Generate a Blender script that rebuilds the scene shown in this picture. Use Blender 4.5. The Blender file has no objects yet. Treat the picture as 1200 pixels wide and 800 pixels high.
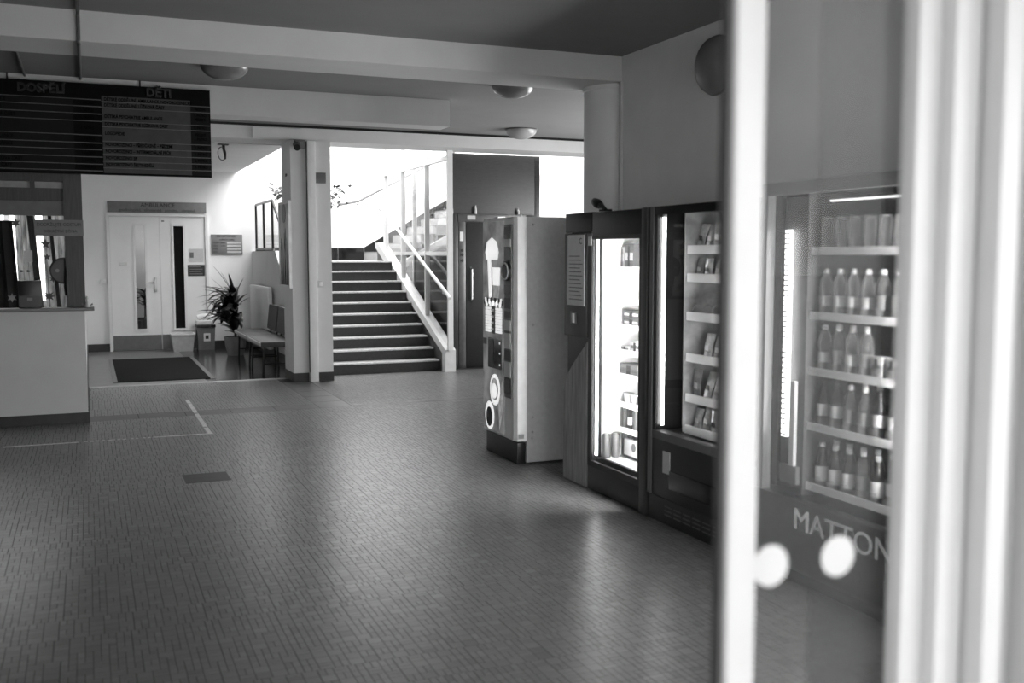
import bpy, bmesh, math, random
import numpy as np
from mathutils import Matrix, Vector
random.seed(7); RNG = np.random.default_rng(11)
S = bpy.context.scene
COL = S.collection
PI = math.pi

# ---------------------------------------------------------------- camera, world, light, exposure
YAW, PITCH = 0.39682, 0.08566
cam_d = bpy.data.cameras.new('camera'); cam = bpy.data.objects.new('camera', cam_d); COL.objects.link(cam)
cam.location = (0, 0, 1.6)
cam.rotation_euler = (PI/2 - PITCH, 0, -YAW)
cam_d.sensor_width = 36; cam_d.lens = 36*1183.457/1200
cam_d.clip_start = 0.05; cam_d.clip_end = 200
cam_d.dof.use_dof = True; cam_d.dof.focus_distance = 10.5; cam_d.dof.aperture_fstop = 2.2
S.camera = cam

w = bpy.data.worlds.new('overcast_sky'); S.world = w; w.use_nodes = True
bg = w.node_tree.nodes['Background']; bg.inputs[0].default_value = (1, 1, 1, 1); bg.inputs[1].default_value = 6.2

def area(name, loc, rot, sx, sy, power):
    l = bpy.data.lights.new(name, 'AREA'); l.shape = 'RECTANGLE'; l.size = sx; l.size_y = sy; l.energy = power
    o = bpy.data.objects.new(name, l); COL.objects.link(o); o.location = loc; o.rotation_euler = rot
    return o
area('assumed_stairwell_skylight', (5.6, 15.7, 5.9), (0, 0, 0), 5.5, 4.0, 980)  # assumed skylight, unseen; light added for the bright stairwell
area('assumed_side_window_light', (7.5, 10.4, 1.75), (0, PI/2, 0), 1.7, 3.6, 130)  # assumed window, unseen; light added to brighten the bay

S.view_settings.view_transform = 'Standard'; S.view_settings.look = 'None'
S.view_settings.exposure = 0.0; S.view_settings.gamma = 1.0; S.view_settings.use_curve_mapping = False
S.cycles.use_denoising = True
S.cycles.max_bounces = 10; S.cycles.diffuse_bounces = 5; S.cycles.glossy_bounces = 4
S.cycles.transmission_bounces = 8; S.cycles.transparent_max_bounces = 24
S.cycles.sample_clamp_indirect = 6.0
S.cycles.caustics_reflective = False; S.cycles.caustics_refractive = False

# ---------------------------------------------------------------- materials
def lin(v):
    v /= 255.0
    return v/12.92 if v <= .04045 else ((v+.055)/1.055)**2.4
MATS = {}
def mat(name, v, rough=.6, metal=0., noise=.05, scale=14., bump=0., stretch=(1, 1, 1), spec=.5, coat=0.):
    """grey procedural surface; v = albedo as an sRGB level 0..255"""
    if name in MATS: return MATS[name]
    m = bpy.data.materials.new(name); m.use_nodes = True; nt = m.node_tree; N = nt.nodes; L = nt.links
    b = N['Principled BSDF']
    b.inputs['Roughness'].default_value = rough; b.inputs['Metallic'].default_value = metal
    b.inputs['Specular IOR Level'].default_value = spec
    if coat: b.inputs['Coat Weight'].default_value = coat; b.inputs['Coat Roughness'].default_value = .08
    tc = N.new('ShaderNodeTexCoord'); mp = N.new('ShaderNodeMapping'); mp.inputs['Scale'].default_value = stretch
    L.new(tc.outputs['Object'], mp.inputs['Vector'])
    nz = N.new('ShaderNodeTexNoise'); nz.inputs['Scale'].default_value = scale; nz.inputs['Detail'].default_value = 4
    L.new(mp.outputs['Vector'], nz.inputs['Vector'])
    cr = N.new('ShaderNodeValToRGB'); g = lin(v)
    lo, hi = g*(1-noise*2.2), min(1, g*(1+noise*2.2))
    cr.color_ramp.elements[0].position = .25; cr.color_ramp.elements[1].position = .75
    cr.color_ramp.elements[0].color = (lo, lo, lo, 1); cr.color_ramp.elements[1].color = (hi, hi, hi, 1)
    L.new(nz.outputs['Fac'], cr.inputs['Fac']); L.new(cr.outputs['Color'], b.inputs['Base Color'])
    if bump:
        bp = N.new('ShaderNodeBump'); bp.inputs['Strength'].default_value = bump; bp.inputs['Distance'].default_value = .01
        L.new(nz.outputs['Fac'], bp.inputs['Height']); L.new(bp.outputs['Normal'], b.inputs['Normal'])
    MATS[name] = m; return m
def glass(name, tint=.96, ior=1.5, rough=0., extra=0., haze=0.):
    if name in MATS: return MATS[name]
    m = bpy.data.materials.new(name); m.use_nodes = True; nt = m.node_tree; N = nt.nodes; L = nt.links
    for n in list(N): N.remove(n)
    out = N.new('ShaderNodeOutputMaterial'); tr = N.new('ShaderNodeBsdfTransparent'); gl = N.new('ShaderNodeBsdfGlossy')
    fr = N.new('ShaderNodeFresnel'); fr.inputs['IOR'].default_value = ior
    mx = N.new('ShaderNodeMixShader'); tr.inputs[0].default_value = (tint, tint, tint, 1); gl.inputs['Roughness'].default_value = rough
    ad = N.new('ShaderNodeMath'); ad.operation = 'ADD'; ad.use_clamp = True; ad.inputs[1].default_value = extra
    ge = N.new('ShaderNodeNewGeometry'); iv = N.new('ShaderNodeMath'); iv.operation = 'SUBTRACT'; iv.inputs[0].default_value = 1
    L.new(ge.outputs['Backfacing'], iv.inputs[1]); ml_ = N.new('ShaderNodeMath'); ml_.operation = 'MULTIPLY'   # one reflection per pane, on the entry face
    L.new(fr.outputs[0], ad.inputs[0]); L.new(ad.outputs[0], ml_.inputs[0]); L.new(iv.outputs[0], ml_.inputs[1]); L.new(ml_.outputs[0], mx.inputs[0]); L.new(tr.outputs[0], mx.inputs[1]); L.new(gl.outputs[0], mx.inputs[2])
    last = mx
    if haze:   # diffuse veil; on the entrance glass it stands in for reflected daylight
        df = N.new('ShaderNodeBsdfDiffuse'); df.inputs[0].default_value = (.8, .8, .8, 1)
        tx = N.new('ShaderNodeTexNoise'); tx.inputs['Scale'].default_value = 9
        ml = N.new('ShaderNodeMath'); ml.operation = 'MULTIPLY'; ml.inputs[1].default_value = haze*2
        L.new(tx.outputs['Fac'], ml.inputs[0])
        m2 = N.new('ShaderNodeMixShader'); L.new(ml.outputs[0], m2.inputs[0]); L.new(mx.outputs[0], m2.inputs[1]); L.new(df.outputs[0], m2.inputs[2]); last = m2
    L.new(last.outputs[0], out.inputs[0]); MATS[name] = m; return m
def emit(name, v, strength, noise=0., scale=10.):
    if name in MATS: return MATS[name]
    m = mat(name, v, .4, noise=max(noise, .01), scale=scale)
    b = m.node_tree.nodes['Principled BSDF']; cr = m.node_tree.nodes['Color Ramp']
    m.node_tree.links.new(cr.outputs['Color'], b.inputs['Emission Color']); b.inputs['Emission Strength'].default_value = strength
    return m
def tile_material(name, v, rough, var):
    m = mat(name, v, rough, noise=.05, scale=30, spec=.8)
    N = m.node_tree.nodes; L = m.node_tree.links; b = N['Principled BSDF']; cr = N['Color Ramp']
    at = N.new('ShaderNodeAttribute'); at.attribute_name = 'shade'
    mx = N.new('ShaderNodeMix'); mx.data_type = 'RGBA'; mx.blend_type = 'MULTIPLY'; mx.inputs['Factor'].default_value = 1
    L.new(cr.outputs['Color'], mx.inputs[6]); L.new(at.outputs['Color'], mx.inputs[7]); L.new(mx.outputs[2], b.inputs['Base Color'])
    return m

M_wall = mat('white_paint', 205, .75, noise=.02, scale=3, bump=.03)
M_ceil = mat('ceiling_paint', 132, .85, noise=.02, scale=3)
M_wallgrey = mat('pale_wall_paint', 236, .7, noise=.02, scale=3, bump=.03)
M_column = mat('white_column_paint', 240, .55, noise=.02, scale=3)
M_white = mat('white_lacquer', 225, .35, noise=.015)
M_bright = mat('white_powdercoat', 235, .3, noise=.01)
M_entry = mat('pale_grey_powdercoat', 140, .35, noise=.01)
M_door = mat('door_laminate', 232, .45, noise=.015, scale=4)
M_skirt = mat('dark_skirting', 38, .45, noise=.15)
M_black = mat('black_plastic', 22, .35, noise=.1)
M_blackgloss = mat('black_gloss_panel', 16, .12, noise=.1, coat=.3)
M_darkframe = mat('dark_stained_frame', 62, .5, noise=.15, scale=8, stretch=(8, 8, .6))
M_grey = mat('grey_powdercoat', 205, .42, noise=.03, scale=30)
M_greymid = mat('mid_grey_metal', 95, .4, noise=.05)
M_greylight = mat('pale_grey_door_edge', 190, .4, noise=.03)
M_steel = mat('brushed_steel', 70, .34, metal=.85, noise=.10, scale=30, stretch=(.4, .4, 14))
M_alu = mat('aluminium', 190, .32, metal=.8, noise=.05)
M_sign = mat('grey_sign_plastic', 120, .5, noise=.04)
M_text = mat('dark_lettering', 30, .5)
M_textwhite = mat('white_lettering', 235, .5)
M_paper = mat('paper', 228, .8, noise=.02)
M_stepface = mat('dark_stone_riser', 44, .5, noise=.18, scale=40)
M_tread = mat('worn_stone_tread', 150, .45, noise=.12, scale=25)
M_nose = mat('pale_stair_nosing', 205, .45, noise=.08, scale=30)
M_tape = mat('worn_floor_tape', 215, .6, noise=.15, scale=40)
M_border = mat('border_tile', 92, .4, noise=.1, scale=8)
M_lino = mat('dark_linoleum', 58, .16, noise=.14, scale=5)
M_linopale = mat('grey_linoleum', 105, .3, noise=.08, scale=5)
M_mat = mat('black_rubber_mat', 26, .95, noise=.3, scale=120, bump=.4, spec=.1)
M_grout = mat('grout', 62, .8, noise=.15, scale=60)
M_tile = tile_material('mosaic_tile', 106, .30, .1)
M_leaf = mat('dark_leaf', 48, .35, noise=.3, scale=12)
M_leaf2 = mat('small_leaf', 48, .5, noise=.3, scale=12)
M_vinyl = mat('dark_vinyl', 66, .6, noise=.06, scale=30)
M_vinylpale = mat('worn_vinyl_piping', 175, .5, noise=.05)
M_tube = mat('dark_steel_tube', 40, .35, metal=.4)
M_wood = mat('grey_wood_laminate', 150, .5, noise=.16, scale=5, stretch=(7, 7, .8))
M_lampglass = mat('opal_lamp_glass', 165, .25, noise=.02)
M_opal = mat('opal_lamp_glass_shaded', 120, .25, noise=.02)  # darker copy of the lamp glass, shade put into its colour
G_clear = glass('clear_glass', .95, 1.5)
G_entry = glass('entrance_glass', .95, 1.2, haze=.010)
G_entry2 = glass('tinted_entrance_glass', .8, 1.12)
G_machine = glass('machine_glass', .97, 1.35)
G_part = glass('partition_glass', .96, 1.3)

# ---------------------------------------------------------------- mesh helpers
WOFF = {}
class MB:
    def __init__(s): s.bm = bmesh.new()
    def box(s, x0, x1, y0, y1, z0, z1, bevel=0.):
        r = bmesh.ops.create_cube(s.bm, size=1)
        vs = r['verts']
        for v in vs: v.co = Vector(((x0+x1)/2 + v.co.x*(x1-x0), (y0+y1)/2 + v.co.y*(y1-y0), (z0+z1)/2 + v.co.z*(z1-z0)))
        if bevel:
            es = {e for v in vs for e in v.link_edges}
            bmesh.ops.bevel(s.bm, geom=list(es), offset=bevel, segments=2, profile=.6, affect='EDGES')
        return s
    def tube(s, pts, r, n=8, r1=None, cap=True):
        pts = [Vector(p) for p in pts]; rings = []
        for i, p in enumerate(pts):
            a = pts[max(0, i-1)]; b = pts[min(len(pts)-1, i+1)]; d = (b-a).normalized()
            up = Vector((0, 0, 1)) if abs(d.z) < .95 else Vector((1, 0, 0))
            u = d.cross(up).normalized(); v = d.cross(u).normalized()
            k = i/max(1, len(pts)-1); rr = r if r1 is None else r+(r1-r)*k
            rings.append([s.bm.verts.new(p + u*rr*math.cos(2*PI*j/n) + v*rr*math.sin(2*PI*j/n)) for j in range(n)])
        for a, b in zip(rings, rings[1:]):
            for j in range(n): s.bm.faces.new((a[j], a[(j+1) % n], b[(j+1) % n], b[j]))
        if cap: s.bm.faces.new(rings[0][::-1]); s.bm.faces.new(rings[-1])
        return s
    def lathe(s, prof, c=(0, 0, 0), n=16, mtx=None, cap0=True, cap1=True):
        rings = []; mtx = mtx or Matrix.Identity(3)
        for (r, z) in prof:
            rings.append([s.bm.verts.new(Vector(c) + mtx @ Vector((r*math.cos(2*PI*j/n), r*math.sin(2*PI*j/n), z))) for j in range(n)])
        for a, b in zip(rings, rings[1:]):
            for j in range(n): s.bm.faces.new((a[j], a[(j+1) % n], b[(j+1) % n], b[j]))
        if cap0: s.bm.faces.new(rings[0][::-1])
        if cap1: s.bm.faces.new(rings[-1])
        return s
    def prism(s, poly, axis, a0, a1):
        """poly: 2D outline; axis 'x': poly is (y,z); 'y': (x,z); 'z': (x,y)"""
        def P(p, a): return {'x': (a, p[0], p[1]), 'y': (p[0], a, p[1]), 'z': (p[0], p[1], a)}[axis]
        A = [s.bm.verts.new(P(p, a0)) for p in poly]; B = [s.bm.verts.new(P(p, a1)) for p in poly]
        n = len(poly)
        for i in range(n): s.bm.faces.new((A[i], A[(i+1) % n], B[(i+1) % n], B[i]))
        s.bm.faces.new(A[::-1]); s.bm.faces.new(B); return s
    def faces(s, verts, faces):
        vs = [s.bm.verts.new(v) for v in verts]
        for f in faces: s.bm.faces.new([vs[i] for i in f])
        return s
    def build(s, name, m, parent=None, smooth=False, origin=None):
        off = Vector(WOFF[parent.name]) if parent else Vector(origin or (0, 0, 0))
        bmesh.ops.recalc_face_normals(s.bm, faces=s.bm.faces)
        for v in s.bm.verts: v.co -= off
        me = bpy.data.meshes.new(name); s.bm.to_mesh(me); s.bm.free()
        if smooth:
            me.polygons.foreach_set('use_smooth', [True]*len(me.polygons))
            try: me.set_sharp_from_angle(angle=.7)
            except Exception: pass
        me.materials.append(m)
        o = bpy.data.objects.new(name, me); COL.objects.link(o)
        if parent: o.parent = parent; WOFF[o.name] = tuple(off)
        else: o.location = off; WOFF[o.name] = tuple(off)
        return o
def tag(o, label=None, cat=None, group=None, kind=None):
    if label: o['label'] = label
    if cat: o['category'] = cat
    if group: o['group'] = group
    if kind: o['kind'] = kind
    return o
def thing(name, loc, label, cat=None, group=None, kind=None):
    o = bpy.data.objects.new(name, None); COL.objects.link(o); o.location = loc; o.empty_display_size = .1
    WOFF[o.name] = tuple(loc); return tag(o, label, cat, group, kind)
def bx(name, m, parent, *a, bevel=0., origin=None): return MB().box(*a, bevel=bevel).build(name, m, parent, origin=origin, smooth=bool(bevel))
def copy_thing(root, loc, rotz=0., label=None, scale=None):
    r = root.copy(); COL.objects.link(r); r.location = loc; r.rotation_euler = (0, 0, rotz)
    if label: r['label'] = label
    if scale: r.scale = scale
    for ch in root.children:
        c = ch.copy(); COL.objects.link(c); c.parent = r
        for g in ch.children:
            d = g.copy(); COL.objects.link(d); d.parent = c
    return r
def text(name, s, size, loc, facing, m, parent, extrude=.0015, align='CENTER', sx=1., bold=0.):
    """facing '-y' reads along +x, facing '-x' reads along -y"""
    cu = bpy.data.curves.new(name, 'FONT'); cu.body = s; cu.size = size; cu.extrude = extrude; cu.align_x = align; cu.align_y = 'CENTER'
    cu.offset = bold; cu.resolution_u = 3
    t = bpy.data.objects.new(name, cu); COL.objects.link(t)
    me = bpy.data.meshes.new_from_object(t.evaluated_get(bpy.context.evaluated_depsgraph_get()))
    bpy.data.objects.remove(t); bpy.data.curves.remove(cu)
    rot = {'-y': Matrix.Rotation(PI/2, 4, 'X'), '-x': Matrix.Rotation(-PI/2, 4, 'Z') @ Matrix.Rotation(PI/2, 4, 'X')}[facing]
    off = Vector(WOFF[parent.name])
    me.transform(Matrix.Translation(Vector(loc)-off) @ rot @ Matrix.Diagonal((sx, 1, 1, 1)))
    me.name = name; me.materials.clear(); me.materials.append(m)
    o = bpy.data.objects.new(name, me); COL.objects.link(o); o.parent = parent; WOFF[o.name] = tuple(off)
    return o
def struct(name, m, *a, label=None): return tag(bx(name, m, None, *a), label=label, kind='structure')

# ================================================================ STRUCTURE
ZC = 3.2
# floor slab (grout level) and vestibule floor
floor = tag(bx('floor', M_grout, None, -5, 9.6, 1.25, 18.2, -.2, -.0006), 'grey mosaic tiled hall floor', kind='structure')
WOFF[floor.name] = (0, 0, 0)
def shade_attr(me, cols):
    a = me.color_attributes.new('shade', 'FLOAT_COLOR', 'CORNER')
    a.data.foreach_set('color', np.asarray(cols, np.float32).ravel())
CELL = .06
def tile_rects(x0, x1, y0, y1):
    """random mosaic of squares, halves and quarters laid in short shifted courses"""
    out = []; ny = int(round((y1-y0)/CELL)); j = 0; h = CELL/2; g = .0010
    while j < ny:
        rows = min(ny-j, int(RNG.integers(2, 5))); off = float(RNG.choice([0, h, CELL/4, CELL*.75]))
        nx = int((x1-x0-off)/CELL); xe = x0+off+nx*CELL
        for q in range(rows):   # cut pieces at the ends of a course
            ay = y0+(j+q)*CELL
            if off > .01: out.append((x0+g, x0+off-g, ay+g*.7, ay+CELL-g*.7))
            if x1-xe > .006: out.append((xe+g, x1-g*.5, ay+g*.7, ay+CELL-g*.7))
        for i in range(nx):
            for q in range(rows):
                ax = x0+off+i*CELL; ay = y0+(j+q)*CELL; k = RNG.random()
                if k < .34: cells = [(ax, ay, CELL, CELL)]
                elif k < .66: cells = [(ax, ay, h, CELL), (ax+h, ay, h, CELL)]
                elif k < .85: cells = [(ax, ay, CELL, h), (ax, ay+h, CELL, h)]
                else: cells = [(ax, ay, h, CELL), (ax+h, ay, h, h), (ax+h, ay+h, h, h)]
                for (x, y, dx, dy) in cells:
                    l = g*(2.0 if (x == ax and i % 5 == 0) else 1)
                    out.append((x+l, x+dx-g, y+g*.7, y+dy-g*.7))
        j += rows
    return np.array(out)
def tiles_mesh(name, R):
    n = len(R); b = .0006; H = RNG.uniform(-.0004, .0004, (n, 4))*.8
    V = np.zeros((n, 8, 3)); x0, x1, y0, y1 = R.T
    for k, (sx, sy) in enumerate(((0, 0), (1, 0), (1, 1), (0, 1))):
        X = (x0, x1)[sx]; Y = (y0, y1)[sy]
        V[:, k, 0] = X; V[:, k, 1] = Y; V[:, k, 2] = -.0014
        V[:, 4+k, 0] = X+(b if sx == 0 else -b); V[:, 4+k, 1] = Y+(b if sy == 0 else -b); V[:, 4+k, 2] = H[:, 0]*.0 + H[:, k]*.5 - .0003
    F = np.array([[4, 5, 6, 7], [0, 1, 5, 4], [1, 2, 6, 5], [2, 3, 7, 6], [3, 0, 4, 7]])
    faces = (F[None]+8*np.arange(n)[:, None, None]).reshape(-1, 4)
    me = bpy.data.meshes.new(name); me.vertices.add(8*n); me.vertices.foreach_set('co', V.astype(np.float32).ravel())
    me.loops.add(faces.size); me.loops.foreach_set('vertex_index', faces.astype(np.int32).ravel())
    me.polygons.add(len(faces)); me.polygons.foreach_set('loop_start', np.arange(0, faces.size, 4, dtype=np.int32))
    me.polygons.foreach_set('use_smooth', np.zeros(len(faces), dtype=bool)); me.update(calc_edges=True); me.validate()
    sh = np.clip(RNG.normal(1, .10, n), .66, 1.32); sh[RNG.random(n) < .05] *= .72
    c = np.ones((n, 20, 4)); c[:, :, :3] = sh[:, None, None]
    shade_attr(me, c); me.materials.append(M_tile); return me
RECT = np.concatenate([tile_rects(-1.68, 4.05, 1.62, 10.42), tile_rects(4.05, 7.5, 7.92, 10.42),
                       tile_rects(-.03, 2.2, 10.76, 13.08), tile_rects(2.55, 7.5, 10.52, 13.2)])
# the 300 tiles that show largest: the nearest ones inside the view
cx = (RECT[:, 0]+RECT[:, 1])/2; cy = (RECT[:, 2]+RECT[:, 3])/2
dep = cx*math.sin(YAW)+cy*math.cos(YAW); lat = cx*math.cos(YAW)-cy*math.sin(YAW)
inview = (np.abs(lat) < dep*.49) & (lat < dep*.19) & (dep > 3.05)
area_t = (RECT[:, 1]-RECT[:, 0])*(RECT[:, 3]-RECT[:, 2])
score = np.where(inview, area_t/dep**3, -1); order = np.argsort(-score); near = order[:300]
rest = np.ones(len(RECT), bool); rest[near] = False
for k in near:
    r = RECT[k]; c = ((r[0]+r[1])/2, (r[2]+r[3])/2)
    me = tiles_mesh('floor_tile', (r-np.array([c[0], c[0], c[1], c[1]]))[None])
    o = bpy.data.objects.new('floor_tile', me); COL.objects.link(o); o.parent = floor; o.location = (c[0], c[1], 0)
o = bpy.data.objects.new('mosaic_tile_field', tiles_mesh('mosaic_tile_field', RECT[rest])); COL.objects.link(o); o.parent = floor; o['kind'] = 'stuff'
# plain tiled remainder left of the view, darkened to cut bounce light, and border tiles
bx('plain_tile_field', mat('mosaic_far', 70, .45, noise=.12, scale=60), floor, -5, -1.69, 1.3, 10.37, -.004, 0)
def border(x0, x1, y0, y1, along):
    L = (x1-x0) if along == 'x' else (y1-y0); n = max(1, round(L/.42))
    for i in range(n):
        a = i/n*L; b = (i+1)/n*L
        if along == 'x': bx('border_tile', M_border, floor, x0+a+.003, x0+b-.003, y0+.003, y1-.003, -.006, .0)
        else: bx('border_tile', M_border, floor, x0+.003, x1-.003, y0+a+.003, y0+b-.003, -.006, .0)
border(-.03, 2.2, 10.43, 10.755, 'x'); border(2.2, 2.545, 10.43, 12.72, 'y')
border(2.55, 7.5, 10.43, 10.515, 'x')
bx('service_cover', mat('dark_cover_tile', 70, .5, noise=.05), floor, .585, .895, 7.32, 7.62, -.005, .001)
bx('vestibule_lino', M_lino, floor, 1.35, 2.64, 13.2, 17.95, -.006, .001)
bx('vestibule_lino_pale', M_linopale, floor, -.05, 1.35, 13.2, 17.95, -.006, .001)
bx('threshold_strip', mat('threshold_metal', 165, .4, metal=.4), floor, -.03, 2.35, 13.09, 13.2, -.006, .004)
# worn marking tape
def tape_seg(x0, x1, y0, y1): bx('tape_strip', M_tape, floor, x0, x1, y0, y1, -.002, .0012)
tape_seg(-.70, -.12, 9.305, 9.34)
xx = -.08
while xx < .50: d = random.choice([.02, .03, .06]); tape_seg(xx, xx+d, 9.305, 9.34); xx += d+random.choice([.02, .04])
tape_seg(.50, .99, 9.305, 9.34)
yy = 9.337
for d, gp in ((.32, .05), (.55, .02), (.28, .06), (.2, .03), (.45, .04), (.25, .0)): tape_seg(.945, .985, yy, min(11.95, yy+d)); yy += d+gp

# walls
def hole_wall(name, m, axis, p0, p1, a0, a1, z0, z1, holes, label):
    """wall slab with rectangular holes; axis 'y' = plane of constant y from p0 to p1, a along x"""
    mb = MB(); holes = sorted(holes)
    def add(u0, u1, v0, v1):
        if u1-u0 < 1e-4 or v1-v0 < 1e-4: return
        mb.box(u0, u1, p0, p1, v0, v1) if axis == 'y' else mb.box(p0, p1, u0, u1, v0, v1)
    u = a0
    for (h0, h1, w0, w1) in holes:
        add(u, h0, z0, z1); add(h0, h1, z0, w0); add(h0, h1, w1, z1); u = h1
    add(u, a1, z0, z1)
    return tag(mb.build(name, m), label, kind='structure')
hole_wall('wall_front', M_wall, 'y', 1.3, 1.5, -5, 4.05, 0, ZC, [(-.25, 1.66, 0, 2.67), (1.66, 3.9, .25, 2.62)], 'entrance wall with daylight glazing')
hole_wall('wall_left', mat('low_bounce_wall_paint', 80, .8), 'x', -5.2, -5, 1.3, 18.2, 0, ZC, [], 'plain hall side wall')  # unseen wall, darkened to reduce bounce on the left
struct('wall_right', M_wallgrey, 4.05, 4.35, 1.3, 7.36, 0, ZC, label='plain painted wall behind the vending machines')
hole_wall('wall_far_right', M_wall, 'x', 7.55, 7.75, 7.36, 13.3, 0, ZC, [(8.6, 12.2, .85, 2.6)], 'side wall with an assumed daylight window')
struct('wall_return', M_wall, 4.35, 7.75, 7.2, 7.36, 0, ZC, label='wall closing the bay beyond the column')
hole_wall('wall_back', mat('stairwell_paint', 235, .75, noise=.01, scale=3), 'y', 17.95, 18.15, -.1, 9.6, 0, 6.0, [(.34, 1.86, 0, 2.235)], 'white back wall of vestibule and stairwell')
hole_wall('wall_office', M_wall, 'y', 10.5, 10.6, -5, -.05, 0, ZC, [(-2.6, -.19, 1.1, 2.30)], 'reception wall with glazed hatch')
struct('wall_office_side', M_wall, -.15, -.05, 10.6, 17.95, 0, ZC, label='side wall between reception and vestibule')
hole_wall('wall_office_back', M_wall, 'y', 14.6, 14.7, -5, -.15, 0, ZC, [(-1.7, -.2, .95, 2.45)], 'rear wall of the reception office')
# stair side wall (sloping top), landing, shaft walls under the assumed skylight
R_, T_, Y0 = .15, .26, 13.25
def nose(i): return Y0+T_*i, R_*(i+1)
tag(MB().prism([(13.3, 0), (17.95, 0), (17.95, 1.66), (Y0+T_*9.2, 1.66), (13.3, .20)], 'x', 2.64, 2.70).build('wall_stair', M_wall), 'white sloping wall along the staircase', kind='structure')
struct('wall_shaft_front', M_wall, 2.2, 9.6, 13.1, 13.3, 3.19, 6.0, label='upper stairwell wall above the lintel')
struct('wall_shaft_left', M_wall, 2.25, 2.4, 13.3, 17.95, 3.12, 6.0, label='upper stairwell side wall')
struct('wall_shaft_right', M_wall, 9.4, 9.6, 13.3, 17.95, 0, 6.0, label='stairwell end wall')
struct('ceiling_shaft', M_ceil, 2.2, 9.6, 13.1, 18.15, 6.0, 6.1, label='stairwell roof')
# ceilings and beams
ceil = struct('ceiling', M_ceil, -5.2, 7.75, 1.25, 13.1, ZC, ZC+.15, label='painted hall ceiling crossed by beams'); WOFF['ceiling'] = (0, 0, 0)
bx('beam', M_wall, ceil, -5, 7.55, 7.36, 7.90, 3.0, ZC)
bx('beam', M_wall, ceil, -5, 3.53, 10.10, 10.42, 2.93, ZC)
MB().box(-5, 7.55, 12.72, 13.3, 3.01, 3.165).build('lintel', M_wall, ceil)
bx('shadow_gap', M_black, ceil, -5, 7.55, 12.76, 13.1, 3.165, ZC)
bx('lintel_cover', M_wall, ceil, 1.9, 2.53, 12.69, 12.72, 3.02, 3.15)
struct('ceiling_vestibule', M_wall, -.05, 2.4, 13.3, 17.95, 3.0, 3.12, label='low vestibule ceiling')
# conduits on the ceiling
def conduit(name, pts, r=.012): return MB().tube(pts, r, 8).build(name, M_greymid, ceil, smooth=True)
conduit('conduit', [(-.005, 1.6, 3.185), (-.005, 7.30, 3.185), (-.005, 7.345, 3.16), (-.005, 7.345, 3.0), (-.005, 7.38, 2.985), (-.005, 7.9, 2.985)])
conduit('conduit', [(-.005, 7.92, 3.185), (-.005, 10.09, 3.185)])
conduit('conduit', [(-.46, 7.92, 3.185), (-.46, 10.09, 3.185)])
# column and pillar
column = tag(MB().lathe([(.29, 0), (.29, 2.965), (.30, 2.967), (.30, 3.0)], (4.20, 7.69, 0), 48).build('column', M_column, smooth=True, origin=(4.2, 7.69, 0)), 'round white painted column under the beam', kind='structure')
tag(MB().box(4.025, 4.05, 7.325, 7.36, 0, 3.0, bevel=.004).build('trim_1', M_wall), 'narrow corner bead at the wall end', kind='structure')
pillar = tag(MB().box(2.35, 2.85, 12.70, 13.30, .11, 3.01).build('pillar', M_wall, origin=(2.6, 13, 0)), 'square white pillar between vestibule and stairs', kind='structure')
bx('pillar_skirting', M_skirt, pillar, 2.345, 2.54, 12.69, 13.31, 0, .115); bx('pillar_skirting', M_skirt, pillar, 2.66, 2.855, 12.69, 13.31, 0, .115)
bx('pillar_core', M_wall, pillar, 2.54, 2.66, 12.72, 13.28, 0, .12)
bx('cable_channel', M_white, pillar, 2.553, 2.655, 12.655, 12.70, 0.0, 3.005, bevel=.004)
bx('channel_groove', M_skirt, pillar, 2.544, 2.553, 12.69, 12.70, .12, 3.0)
bx('wall_box', M_greymid, pillar, 2.62, 2.785, 12.67, 12.70, 2.49, 2.62, bevel=.004)
sw = bx('light_switch', M_greylight, pillar, 2.665, 2.745, 12.688, 12.70, 1.19, 1.275, bevel=.003)
bx('rocker', M_white, sw, 2.682, 2.728, 12.683, 12.689, 1.207, 1.258, bevel=.002)
text('lettering', 'ZÓNA', .05, (2.349, 12.99, 2.60), '-x', M_text, pillar)
# skirtings
struct('baseboard_back', M_skirt, -.05, .32, 17.93, 17.95, 0, .13)
struct('baseboard_vestibule', M_skirt, 1.89, 2.64, 17.93, 17.95, 0, .13)
struct('baseboard_side', M_skirt, 2.62, 2.64, 13.32, 17.93, 0, .13)
struct('baseboard_left', M_skirt, -.05, -.035, 10.62, 17.93, 0, .13)

# ================================================================ STAIRCASE
st = thing('staircase', (3.6, 13.3, 0), 'dark stone staircase with pale nosings rising to the landing', kind='structure')
for i in range(10):
    y, z = nose(i)
    y2 = 16.2 if i == 9 else nose(i+1)[0]
    step = bx('step', M_stepface, st, 2.70, 4.47, y+.02, y2+.02, 0 if i == 0 else z-R_-.02, z-.012)
    y3 = 17.95 if i == 9 else y2+.02
    bx('tread', M_tread, step, 2.70, 4.47, y+.035, y2+.02, z-.012, z)
    bx('nosing', M_nose, step, 2.70, 4.465, y, y+.035, z-.022, z+.001, bevel=.003)
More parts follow.
